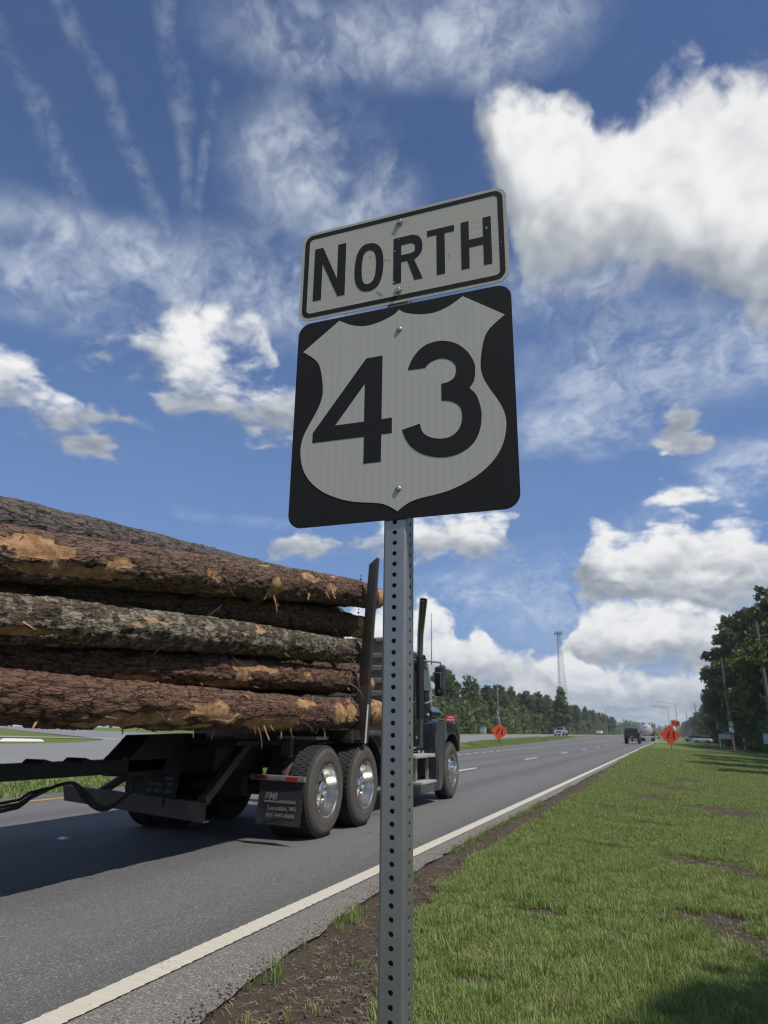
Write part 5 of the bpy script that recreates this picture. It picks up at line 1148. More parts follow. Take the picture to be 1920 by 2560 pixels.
# pole trailer: only its reach shows; bunk and wheels stand behind the frame's edge
trailer = thing('pole_trailer', 'dark steel pole trailer reaching back under the logs behind the tractor', 'trailer', (TX, -1.6, 0))
ry = 1.6
part('reach', MB().box(-0.10, 0.10, -2.4, 6.35+1.6, 0.735, 0.86), BLACK_STEEL, trailer, bevel=0.01)
for y in (3.3, 4.05, 4.75, 5.2, 5.7): part('clamp', MB().prism([(y+ry-.05, .858), (y+ry-.01, .89), (y+ry+.05, .875), (y+ry+.09, .858)], -0.105, 0.105), BLACK_STEEL, trailer)
part('hook_block', MB().box(-.11, .11, 7.6, 7.9, 0.64, 0.73), BLACK_STEEL, trailer, bevel=0.01)
for k, dx in enumerate((0.0, 0.05, -0.05)):
    pts = [(0.12+dx*.3, 2.5+ry, .50+.05*k), (0.13, 4.3+ry, .52+.03*k), (0.13+dx*.2, 4.62+ry, .60+.02*k), (0.13, 4.85+ry, .67), (0.13, 5.05+ry, .69), (0.13, 5.20+ry, .62-.03*k), (0.14, 5.36+ry, .50-.02*k), (0.14, 5.52+ry, .46-.01*k), (0.13, 5.72+ry, .52), (0.12, 5.95+ry, .64)]
    v = []; n = len(pts)
    for i in range(n-1):
        for s in (0, .33, .67):
            p0, p1, p2, p3 = (Vector(pts[max(i-1, 0)]), Vector(pts[i]), Vector(pts[i+1]), Vector(pts[min(i+2, n-1)]))
            v.append(0.5*((2*p1)+(p2-p0)*s+(2*p0-5*p1+4*p2-p3)*s*s+(3*p1-p0-3*p2+p3)*s**3))
    part('air_hose', MB().tube(v, 0.015 if k == 0 else 0.012, 8), HOSE, trailer)
sc_ = MB()
for k in range(11):
    p = Vector((0.16+0.004*k, 6.22+ry+0.012*(k % 2), 0.78-0.036*k)); sc_.lathe([(0.012, -0.006), (0.021, 0.0), (0.012, 0.006)], p, 'X' if k % 2 else 'Y', 8)
part('safety_chain', sc_, BLACK_STEEL, trailer)['kind'] = 'stuff'
part('rear_bunk', MB().box(-1.3, 1.3, -0.55, -0.35, 0.98, 1.14).box(-1.3, -1.18, -0.53, -0.37, 1.14, 2.5).box(1.18, 1.3, -0.53, -0.37, 1.14, 2.5).box(-.5, .5, -1.5, 0.6, 0.70, 0.98), BLACK_STEEL, trailer)
for y in (-1.1, 0.2):
    for s in (1, -1): wheel(trailer, s*(1.235-0.265), y, 'drive', s < 0)
    part('axle', MB().cyl((-0.95, y, 0.492), (0.95, y, 0.492), 0.075), BLACK_STEEL, trailer)

# ------------------------------------------------------------------ trees
def leaf_mat(name, lo, hi, trans):
    def fn(t, b):
        r = t.new('ShaderNodeObjectInfo').outputs['Random']; a = t.attr('tone'); p = t.pos()
        n = t.noise(p, 0.35, 3)
        f = t.m('ADD', t.m('MULTIPLY', a, 0.55), t.m('ADD', t.m('MULTIPLY', r, 0.25), t.m('MULTIPLY', n, 0.3)))
        c = t.mix(f, lo, hi); t.put(b.inputs['Base Color'], c); b.inputs['Roughness'].default_value = 0.6; b.inputs['Specular IOR Level'].default_value = 0.2
        tr = t.new('ShaderNodeBsdfTranslucent'); t.put(tr.inputs['Color'], t.mix(0.4, c, (0.12, 0.16, 0.02)))
        mx = t.new('ShaderNodeMixShader'); mx.inputs[0].default_value = trans
        t.l.new(b.outputs[0], mx.inputs[1]); t.l.new(tr.outputs[0], mx.inputs[2]); t.l.new(mx.outputs[0], t.n['Material Output'].inputs[0])
    return material(name, fn)
LEAF = {'pine': leaf_mat('pine_needles', (0.038, 0.056, 0.022), (0.110, 0.140, 0.048), 0.22),
        'broad': leaf_mat('broad_leaves', (0.055, 0.080, 0.030), (0.155, 0.190, 0.065), 0.32),
        'vine': leaf_mat('vine_leaves', (0.085, 0.112, 0.048), (0.205, 0.245, 0.095), 0.38),
        'bright': leaf_mat('bright_leaves', (0.090, 0.120, 0.025), (0.20, 0.235, 0.050), 0.3)}
TRUNK = plain('tree_bark', (0.070, 0.056, 0.045), 0.95, vary=0.35, scale=4, bump=0.4)
def crown_mesh(name, blobs, n, size, mat, seed, flat=0.0):
    """leaf sprays spread through the outer shells of many small lumps"""
    r = np.random.default_rng(seed); B = np.array(blobs, float)             # x y z rx rz
    vol = B[:, 3]**2*B[:, 4]; k = r.choice(len(B), n, p=vol**0.75/(vol**0.75).sum())
    d = r.normal(size=(n, 3)); d /= np.linalg.norm(d, axis=1)[:, None]; rad = r.random(n)**0.33*0.55+0.50; rad *= r.uniform(0.75, 1.06, n)
    c = B[k, :3]+d*rad[:, None]*np.stack([B[k, 3], B[k, 3], B[k, 4]], -1)
    s = size*r.uniform(0.55, 1.5, n)
    u = r.normal(size=(n, 3))+d*0.2; u /= np.linalg.norm(u, axis=1)[:, None]; w = np.cross(u, r.normal(size=(n, 3))+np.array([0, 0, 0.7])); w /= np.linalg.norm(w, axis=1)[:, None]
    v = np.stack([c-u*s[:, None]*0.7, c+w*s[:, None]*0.42, c+u*s[:, None]*0.75+w*s[:, None]*0.1, c-w*s[:, None]*0.42], 1).reshape(-1, 3)
    f = np.arange(4*n).reshape(n, 4)
    me = bpy.data.meshes.new(name); me.vertices.add(4*n); me.vertices.foreach_set('co', v.ravel()); me.loops.add(4*n); me.loops.foreach_set('vertex_index', f.ravel().astype(np.int32))
    me.polygons.add(n); me.polygons.foreach_set('loop_start', np.arange(0, 4*n, 4, dtype=np.int32)); me.polygons.foreach_set('loop_total', np.full(n, 4, np.int32)); me.update(calc_edges=True)
    tone = np.repeat(np.clip(0.35*r.random(n)+0.65*r.random(len(B))[k], 0, 1), 4)
    a = me.attributes.new('tone', 'FLOAT', 'POINT'); a.data.foreach_set('value', tone.astype(np.float32)); me.materials.append(mat)
    return me
def tree_meshes(kind, seed, h):
    r = random.Random(seed); mb = MB(); blobs = []
    lean = (r.uniform(-.03, .03)*h, r.uniform(-.03, .03)*h)
    def ax(z): return Vector((lean[0]*(z/h)**2, lean[1]*(z/h)**2, z))
    rb = h*0.013+0.05
    mb.tube([ax(h*s) for s in (0, .25, .5, .75, .97)], [rb*1.25, rb, rb*.75, rb*.45, rb*.12], 8)
    if kind == 'pine':
        for i in range(34):
            z = h*(0.42+0.56*(i/34)**0.9); a = i*2.4+r.uniform(-.5, .5); L = h*r.uniform(.10, .19)*(1.2-0.75*((z/h-0.42)/0.58)**1.5); up = r.uniform(.0, .35)*L
            p = ax(z); e = p+Vector((cos(a)*L, sin(a)*L, up)); mb.tube([p, (p+e)/2+Vector((0, 0, -.04*L)), e], [rb*.28, rb*.18, rb*.06], 5)
            for t in (0.55, 0.85, 1.05): q = p+(e-p)*t; blobs.append((q.x+r.uniform(-.2, .2), q.y+r.uniform(-.2, .2), q.z+r.uniform(0, .3), L*r.uniform(.26, .42), L*r.uniform(.18, .3)))
        t = ax(h*0.97); blobs += [(t.x, t.y, t.z, h*.04, h*.045), (t.x, t.y, t.z-h*.05, h*.06, h*.05)]
    elif kind == 'vine':
        n = 30
        for i in range(n):
            z = h*(0.03+0.95*i/n); rad = h*0.19*(1.0-0.66*(i/n)**2.4)
            for j in range(4):
                a = r.uniform(0, 2*pi); q = ax(z)+Vector((cos(a), sin(a), 0))*rad*r.uniform(.35, .95); blobs.append((q.x, q.y, q.z+r.uniform(-.3, .3), rad*r.uniform(.35, .6), h*r.uniform(.03, .06)))
        for i in range(5): blobs.append((r.uniform(-.04, .04)*h, r.uniform(-.04, .04)*h, h*r.uniform(.93, 1.02), h*.03, h*.03))
    else:
        for i in range(22):
            z = h*r.uniform(.22, .86); a = r.uniform(0, 2*pi); L = h*r.uniform(.10, .27)*(1.0 if z < .6*h else 0.7)
            p = ax(z*0.85); e = ax(z)+Vector((cos(a)*L, sin(a)*L, L*r.uniform(.1, .5))); mb.tube([p, (p+e)/2+Vector((0, 0, .06*L)), e], [rb*.4, rb*.25, rb*.08], 5)
            for t in (.6, .95): q = p+(e-p)*t; blobs.append((q.x, q.y, q.z, L*r.uniform(.28, .5), L*r.uniform(.22, .4)))
        for i in range(10): blobs.append((r.uniform(-.12, .12)*h, r.uniform(-.12, .12)*h, h*r.uniform(.72, .96), h*r.uniform(.05, .10), h*r.uniform(.04, .08)))
    return mb, blobs
TREES = {}
def tree_proto(key, kind, leaf, seed, h, n, size):
    mb, blobs = tree_meshes(kind, seed, h)
    TREES[key] = (mesh_of('trunk', mb, TRUNK), crown_mesh('crown', blobs, n, size, LEAF[leaf], seed+1), h)
for k in range(3): tree_proto('pine%d' % k, 'pine', 'pine', 11+k, 15.0, 9500, 0.27)
for k in range(2): tree_proto('broad%d' % k, 'broad', 'broad', 31+k, 12.0, 9000, 0.26)
for k in range(3): tree_proto('vine%d' % k, 'vine', 'vine', 51+k, 12.0, 8000, 0.32)
tree_proto('bright0', 'broad', 'bright', 71, 9.0, 3600, 0.30)
for k in range(2): tree_proto('near%d' % k, 'pine' if k else 'broad', 'pine' if k else 'broad', 81+k, 13.0, 15000, 0.20)
ORD = ['first', 'second', 'third', 'fourth', 'fifth', 'sixth', 'seventh', 'eighth', 'ninth', 'tenth', 'eleventh', 'twelfth', 'thirteenth', 'fourteenth', 'fifteenth', 'sixteenth', 'seventeenth', 'eighteenth', 'nineteenth', 'twentieth']
def ordinal(i):
    if i < 20: return ORD[i]
    tens = ['', '', 'twenty', 'thirty', 'forty', 'fifty', 'sixty', 'seventy'][(i+1)//10]; u = (i+1) % 10
    return (tens[:-1]+'ieth') if u == 0 else tens+'-'+ORD[u-1]
def tree(key, x, y, h, label, group, name='pine_tree'):
    tr, cr_, h0 = TREES[key]; s = h/h0
    t = thing(name, label, 'tree', (x, y, tz(x, y)-0.05), rnd.uniform(0, 6.28), group); t.scale = (s*rnd.uniform(.9, 1.12), s*rnd.uniform(.9, 1.12), s)
    obj('trunk', tr, t); obj('crown', cr_, t)
    return t
# left tree line, from the truck's mirror away up the road
KN = {'pine': 'dark pine', 'vine': 'vine-covered tree', 'broad': 'round-topped tree', 'bright': 'yellow-green tree'}
y = 118.0; i = 0
while y < 620:
    key = rnd.choice(['vine0', 'vine1', 'vine2', 'vine0', 'vine1', 'broad0', 'broad1', 'pine0', 'pine2'])
    x = -43-6*rnd.random()+ (3 if y > 260 else 0)
    h = rnd.uniform(11.5, 14.5) if y < 200 else rnd.uniform(12.0, 14.5)
    if y < 160: h *= 0.52
    kd = key[:-1]
    tree(key, x, y, h, '%s, %s along the tree line left of the highway' % (KN[kd], ordinal(i)), 'tree line left of the highway', 'pine_tree' if kd == 'pine' else 'leafy_tree')
    y += 2.6+y*0.0130; i += 1
tree('vine2', -31.0, 236, 14.2, 'tall round tree rising above the left tree line beside the lattice tower', 'tree line left of the highway', 'leafy_tree')
tree('broad1', -58.0, 196, 18.5, 'tall bushy tree topping the left tree line behind the red board', 'tree line left of the highway', 'leafy_tree')
# right tree line
spots = [(11.2, 128, 20.5, 'pine0'), (12.3, 116, 20, 'pine1'), (13.1, 108, 19, 'pine2'), (13.7, 98, 19.5, 'pine0'), (11.4, 140, 17, 'broad0'), (13.0, 134, 18, 'pine2'), (14.3, 122, 18, 'broad1'), (12.7, 100, 13.5, 'broad0'), (12.1, 110, 12, 'vine1'), (11.9, 122, 11, 'vine0'),
         (14.1, 86, 18, 'pine1'), (14.3, 76, 17, 'pine0'), (13.3, 90, 13, 'broad1'), (13.9, 68, 15, 'broad0'), (13.3, 62, 13, 'vine2'), (12.7, 150, 15, 'vine2'), (13.5, 160, 15, 'pine1'), (12.8, 172, 13, 'broad0'), (13.2, 185, 15, 'pine2'), (13.6, 200, 13.5, 'vine0'), (14.0, 215, 15.5, 'pine1'), (13.8, 232, 13.5, 'broad1'),
         (14.6, 250, 15.5, 'pine0'), (15.0, 270, 14.5, 'vine2'), (15.8, 292, 15.5, 'pine2'), (15.4, 318, 15, 'broad0'), (16.4, 345, 15.5, 'pine1'), (16.4, 375, 15, 'vine0'), (16.9, 408, 16, 'pine0'), (16.9, 445, 15, 'broad1'), (17.4, 490, 16, 'pine2'), (17.4, 540, 15, 'vine1'), (17.4, 600, 16, 'pine1'), (17.4, 670, 15, 'pine0'), (16.4, 750, 15, 'broad0')]
spots += [(11.4, 168, 14, 'broad1'), (11.8, 192, 14.5, 'pine2'), (12.2, 212, 13.5, 'vine1'), (12.6, 238, 14.5, 'pine1')]
spots.sort(key=lambda s: s[1])
for i, (x, y, h, key) in enumerate(spots):
    kd = key[:-1]
    tree(key, x, y, h, '%s, %s along the tree line right of the highway' % (KN[kd], ordinal(i)), 'tree line right of the highway', 'pine_tree' if kd == 'pine' else 'leafy_tree')
tree('bright0', 10.4, 104, 13.0, 'yellow-green sunlit sapling in front of the right-hand pines', 'tree line right of the highway', 'leafy_tree')
# trees on the right beside the camera, out of the picture; their shade falls on the verge
for i, (x, y, h, key) in enumerate([(8.0, 1.2, 12.2, 'near0'), (10.3, 31, 13.5, 'near1'), (9.6, 38, 13, 'near0'), (10.2, 46, 14, 'near1'), (9.8, 53, 12.5, 'near0'), (12.5, 14, 10.5, 'near0'), (13, 22, 11, 'near1'), (12.5, -3, 12, 'near1')]):
    tree(key, x, y, h, '%s tree at the right edge of the verge, beside the camera' % ordinal(i), 'trees beside the camera', 'leafy_tree')
# far woods closing the road's end and backing both lines
def woods(name, label, pts, n, size, hgt, seed, jit=4.0):
    r = random.Random(seed); blobs = []
    for (x0, y0, x1, y1, cnt) in pts:
        for k in range(cnt):
            s = (k+r.random())/cnt; x, y_ = x0+(x1-x0)*s+r.uniform(-jit, jit), y0+(y1-y0)*s+r.uniform(-4, 4); h = hgt*r.uniform(.75, 1.15)
            for z in (0.15, 0.4, 0.62, 0.82): blobs.append((x+r.uniform(-1, 1), y_, tz(x, y_)+h*z, h*.22*(1.15-z*.7), h*.16))
            blobs.append((x, y_, tz(x, y_)+h*.97, h*.05, h*.07))
    o = obj(name, crown_mesh(name, blobs, n, size, LEAF['vine'], seed)); tag(o, label, 'woods', None, 'stuff')
woods('far_woods', 'distant woods closing the end of the highway', [(-60, 1150, 60, 1180, 40), (-52, 620, -34, 1150, 46), (18, 780, 24, 1150, 30)], 16000, 1.7, 15, 5)
woods('backing_woods', 'dense woods behind the left tree line', [(-57, 165, -50, 640, 110), (-64, 120, -60, 175, 16)], 46000, 0.8, 11.0, 6)
woods('wood_edge', 'leafy lower edge of the woods along the left tree line', [(-43, 118, -42, 230, 60), (-42, 230, -39, 520, 60)], 22000, 0.55, 7.0, 16, 1.5)
woods('right_woods', 'dense dark woods behind the right tree line', [(15.5, 60, 16, 300, 70), (19, 60, 21, 200, 40), (14, 100, 14, 150, 20)], 30000, 0.6, 12.5, 7)
woods('undergrowth', 'low brush along the foot of the right tree line', [(11.0, 66, 11.8, 130, 40), (12, 60, 13, 130, 30)], 9000, 0.26, 2.6, 8, 1.0)
woods('side_woods', 'woods far to the left beyond the side street', [(-150, 260, -330, 120, 60), (-330, 120, -340, -100, 50)], 14000, 1.3, 15, 9)

# ------------------------------------------------------------------ poles, tower, boards
POLE_WOOD = plain('weathered_pole', (0.135, 0.120, 0.105), 0.9, vary=0.25, scale=3)
STEEL_GREY = plain('grey_pole_steel', (0.30, 0.31, 0.31), 0.5, 0.4)
def utility_pole(label, x, y, h, lean=(0, 0), arms=True, box=False):
    z = tz(x, y); t = thing('utility_pole', label, 'pole', (x, y, z), 0, 'utility poles right of the highway')
    top = Vector((lean[0]*h, lean[1]*h, h)); part('shaft', MB().tube([(0, 0, -.3), top*0.5, top], [.15, .125, .10], 10), POLE_WOOD, t)
    if arms:
        for s in (1, -1): part('arm', MB().tube([top-Vector((0, 0, 1.15)), top+Vector((s*.45, 0, -1.12)), top+Vector((s*.85, 0, -.92))], [.035, .03, .025], 6), POLE_WOOD, t); part('insulator', MB().cyl(top+Vector((s*.85, 0, -.92)), top+Vector((s*.87, 0, -.70)), .035, .025, 8), DIRTY_WHITE, t)
    if box:
        for k, zz in enumerate((2.05, 2.72)): part('panel', MB().box(-.25, .25, -.20, -.165, zz, zz+.55), plain('pale_panel', (0.50, 0.51, 0.55), 0.5), t)
    return t, top
p1, t1 = utility_pole('dark utility pole carrying two small pale panels, right of the verge', 7.0, 96, 10.7, (-.014, 0), True, True)
p2, t2 = utility_pole('tall utility pole at the right edge, in front of the pines', 7.45, 63, 10.4, (-.008, 0))
utility_pole('leaning pale utility pole beyond the driveway', 9.0, 235, 11.0, (-.09, 0)); utility_pole('small utility pole left of the leaning one, by the far woods', 7.9, 330, 11, (-.02, 0)); utility_pole('thin utility pole among the trees between the leaning and the panelled pole', 9.5, 165, 10, (-.03, 0), False)
def wire(a, b, sag, label):
    a, b = Vector(a), Vector(b); pts = [a+(b-a)*(k/14)-Vector((0, 0, sag*4*(k/14)*(1-k/14))) for k in range(15)]
    o = part('power_line', MB().tube(pts, 0.012, 5), HOSE); tag(o, label, 'wire', 'power lines right of the highway')
for s, w in ((1, 'right-hand'), (-1, 'left-hand')):
    wire((7.0+t1.x+s*.86, 96, tz(7.0, 96)+t1.z-.66), (7.45+t2.x+s*.86, 63, tz(7.45, 63)+t2.z-.66), .5, '%s power line between the panelled pole and the edge pole' % w)
    wire((7.0+t1.x+s*.86, 96, tz(7.0, 96)+t1.z-.66), (9.0-.99+s*.86, 235, tz(9, 235)+10.3), 1.2, '%s power line between the panelled pole and the leaning pole' % w)
def street_light(label, x, y, h, d, L=2.6):
    t = thing('street_light', label, 'street light', (x, y, tz(x, y)), 0, 'street lights along the highway')
    part('pole', MB().cyl((0, 0, 0), (0, 0, h-0.6), .13, .09, 10), STEEL_GREY, t); part('arm', MB().tube([(0, 0, h-.65), (d*L*.3, 0, h-.25), (d*L, 0, h+.25)], [.085, .07, .06], 8), STEEL_GREY, t)
    part('lamp_head', MB().box(min(d*L, d*(L+.7)), max(d*L, d*(L+.7)), -.14, .14, h+.20, h+.34), STEEL_GREY, t, bevel=.03)
street_light('nearer grey street light with its arm over the right lane', 3.0, 262, 12.0, -1, 5.0); street_light('farther grey street light left of the other one', 0.6, 305, 12.0, -1, 5.0)
street_light('street light on the left side, in front of the far tree line', -24.5, 330, 11.5, 1, 4.0)
t = thing('flood_light_pole', 'thin grey floodlight pole in front of the left tree line', 'light pole', (-36.5, 168, tz(-36.5, 168)))
part('pole', MB().cyl((0, 0, 0), (0, 0, 11.3), .14, .10, 10), STEEL_GREY, t); part('lamp_head', MB().box(-.9, -.3, -.25, .25, 10.9, 11.3), DIRTY_WHITE, t, bevel=.04); part('arm', MB().cyl((-.6, 0, 10.95), (0, 0, 10.95), .06), STEEL_GREY, t)
# lattice tower
tw = thing('lattice_tower', 'tall three-legged lattice mast with antennas above the left trees', 'tower', (-61.0, 472, tz(-61, 472)))
TH = 64.0; LEG = plain('tower_steel', (0.15, 0.15, 0.155), 0.6, 0.3)
def leg_at(k, z): a = k*2*pi/3+0.35; r_ = 4.4*(1-z/TH)+1.0*(z/TH); return Vector((r_*cos(a), r_*sin(a), z))
for k in range(3): part('leg', MB().tube([leg_at(k, 0), leg_at(k, TH)], [.13, .09], 6), LEG, tw)
br = MB(); nb = 26
for i in range(nb):
    z0, z1 = TH*(1-(1-i/nb)**1.0), TH*((i+1)/nb)
    for k in range(3):
        br.tube([leg_at(k, z0), leg_at((k+1) % 3, z1)], .05, 4, caps=False); br.tube([leg_at((k+1) % 3, z0), leg_at(k, z1)], .05, 4, caps=False); br.tube([leg_at(k, z1), leg_at((k+1) % 3, z1)], .05, 4, caps=False)
part('lattice', br, LEG, tw, fix=False)['kind'] = 'stuff'
part('platform', MB().lathe([(1.2, TH-1.4), (2.5, TH-1.3), (2.5, TH-1.1), (1.2, TH-1.0)], n=12, axis='Z'), LEG, tw)
for k in range(9):
    a = 2*pi*k/9; part('antenna', MB().box(-.16, .16, -.10, .10, TH-2.2, TH+.4), STEEL_GREY, tw, (2.5*cos(a), 2.5*sin(a), 0), (0, 0, a))
for k in range(3): part('whip', MB().cyl((cos(k*2.1)*1.2, sin(k*2.1)*1.2, TH), (cos(k*2.1)*1.2, sin(k*2.1)*1.2, TH+1.6), .05, n=5), LEG, tw)
# red board, blue-topped sign, small markers
rb_ = thing('red_board', 'red board with two lines of white lettering before the left trees', 'sign', (-32.0, 112, tz(-32, 112)+0.25), 0.2)
part('panel', MB().box(-.85, .85, -.03, .03, 1.75, 2.65), plain('red_board_paint', (0.46, 0.016, 0.030), 0.5), rb_, bevel=.01)
for s in (-1, 1): part('post', MB().box(s*.6-.05, s*.6+.05, .03, .11, 0, 2.6), DIRTY_WHITE, rb_)
lt = MB()
for row, (z, n) in enumerate(((2.30, 6), (1.90, 9))):
    for k in range(n): w = 1.25/9; x = (k-(n-1)/2)*w; lt.box(x-.045, x+.045, -.036, -.031, z, z+.17)
part('lettering', lt, CLEAR_WHITE, rb_)['kind'] = 'stuff'
bs = thing('blue_topped_sign', 'white board sign with a blue top panel on two white legs', 'sign', (7.75, 118, tz(7.75, 118)), 0.1)
WHITE_BOARD = plain('white_board', (0.74, 0.74, 0.76), 0.5); part('board', MB().box(-.95, .95, -.04, .04, 1.25, 1.95), WHITE_BOARD, bs); part('top_panel', MB().box(-1.08, 1.08, -.06, .06, 1.955, 2.35), plain('navy_panel', (0.015, 0.028, 0.13), 0.5), bs)
for s in (-1, 1): part('leg', MB().box(s*.86-.09, s*.86+.09, -.035, .035, 0, 1.25), WHITE_BOARD, bs)
part('lettering', MB().box(-.4, -.12, -.066, -.061, 2.1, 2.2).box(-.05, .2, -.066, -.061, 2.1, 2.2).box(.26, .42, -.066, -.061, 2.1, 2.2), CLEAR_WHITE, bs)['kind'] = 'stuff'
o = part('marker_post', MB().box(-.05, .05, -.04, .04, 0, 1.15).box(-.07, .07, -.05, .05, 1.15, 1.3), CLEAR_WHITE, None, (9.2, 108, tz(9.2, 108))); tag(o, 'short white marker post by the foot of the right-hand trees', 'post')
o = part('utility_box', MB().box(-.55, .55, -.4, .4, 0, 1.3).box(-.6, .6, -.45, .45, 1.3, 1.4), plain('grey_box_paint', (0.35, 0.37, 0.36), 0.6), None, (-33.5, 140, tz(-33.5, 140)), bevel=.02); tag(o, 'grey utility box at the foot of the left trees', 'utility box')
o = part('blue_marker', MB().box(-.28, .28, -.03, .03, 1.1, 1.75).box(-.04, .04, .03, .08, 0, 1.7), plain('pale_blue_panel', (0.38, 0.52, 0.60), 0.5), None, (6.1, 54.5, tz(6.1, 54.5))); tag(o, 'small pale blue marker panel at the right edge of the verge', 'sign')
# white slab on the grass island
o = part('concrete_slab', MB().loft([[(-.8, -.25, 0), (.9, -.3, 0), (.85, .2, 0), (-.6, .25, 0)], [(-.7, -.18, .10), (.8, -.24, .08), (.75, .14, .09), (-.5, .2, .12)]]), plain('bleached_concrete', (0.62, 0.60, 0.55), 0.9), None, (-25.2, 23.2, tz(-25.2, 23.2)-.03), (0, 0, 0.95)); tag(o, 'bleached white concrete slab on the grass beyond the trailer', 'slab')

# ------------------------------------------------------------------ orange lane-ends signs
ORANGE = plain('fluorescent_orange', (0.80, 0.085, 0.016), 0.5, vary=0.05)
def lane_sign(label, x, y, base, size, tilt, rz, flags, staff=False):
    t = thing('work_zone_sign', label, 'road sign', (x, y, tz(x, y)), rz, 'orange lane-ends signs')
    hd = size/2*sqrt(2); cz = base+hd
    o = obj('panel', shape_mesh('panel', [(p*1000, q*1000) for p, q in ((0, -hd), (hd, 0), (0, hd), (-hd, 0))], [], 0.0, 0.015, ORANGE), t, (0, 0, cz), (0, tilt, 0))
    k = hd*1000
    L1 = [(-.30*k, -.34*k), (-.16*k, -.34*k), (-.16*k, -.10*k), (-.02*k, .10*k), (-.02*k, .38*k), (-.16*k, .38*k), (-.16*k, .14*k), (-.30*k, -.06*k)]; L2 = [(.26*k, -.38*k), (.40*k, -.38*k), (.40*k, .34*k), (.26*k, .34*k)]
    obj('lane_symbol', shape_mesh('lane_symbol', L1, [], -.004, -.001, SIGN_BLACK), o); obj('lane_symbol', shape_mesh('lane_symbol', L2, [], -.004, -.001, SIGN_BLACK), o)
    for q in (-.30, -.16, -.02): obj('lane_dash', shape_mesh('lane_dash', [(.0*k, q*k), (.05*k, q*k), (.05*k, (q+.08)*k), (.0*k, (q+.08)*k)], [], -.004, -.001, SIGN_BLACK), o)
    part('stand', MB().obox((0, .06, 0), (0, .06, base+hd*1.2), .07, .05).obox((-.5, -.3, .02), (.5, .4, .02), .06, .03).obox((-.5, .4, .02), (.5, -.3, .02), .06, .03), BLACK_STEEL, t)
    top = Vector((sin(tilt)*hd, .05, cz+cos(tilt)*hd))
    if staff:
        part('flag_staff', MB().cyl(top-Vector((0, 0, .1)), top+Vector((-.35, 0, 1.25)), .03, n=6), ALU, t)
        part('flag_staff', MB().cyl(top-Vector((0, 0, .1)), top+Vector((-.62, 0, .55)), .02, n=6), BLACK_STEEL, t)
    for (dx, dz, s) in flags:
        q = top+Vector((dx, 0, dz)); part('flag_staff', MB().cyl(top-Vector((0, 0, .3)), q, .015, n=6), BLACK_STEEL, t)
        mb = MB(); nx, nz = 8, 5
        vs = [(q.x+s*i/nx*.48, q.y+.07*sin(i*1.3+j*.6), q.z-.02-j/nz*.42-.16*i/nx+.03*sin(i*2.0)) for j in range(nz+1) for i in range(nx+1)]
        part('flag', mb.add(vs, [(j*(nx+1)+i, j*(nx+1)+i+1, (j+1)*(nx+1)+i+1, (j+1)*(nx+1)+i) for j in range(nz) for i in range(nx)]), ORANGE, t, fix=False)
lane_sign('orange lane-ends diamond with red-orange flags on the right verge', 0.12, 67, .42, 1.20, 0.02, 0.0, [(.18, .40, 1), (.36, .46, 1)])
lane_sign('tilted orange lane-ends diamond on the grass median', -15.6, 72, .28, 1.20, 0.20, 0.08, [], True)

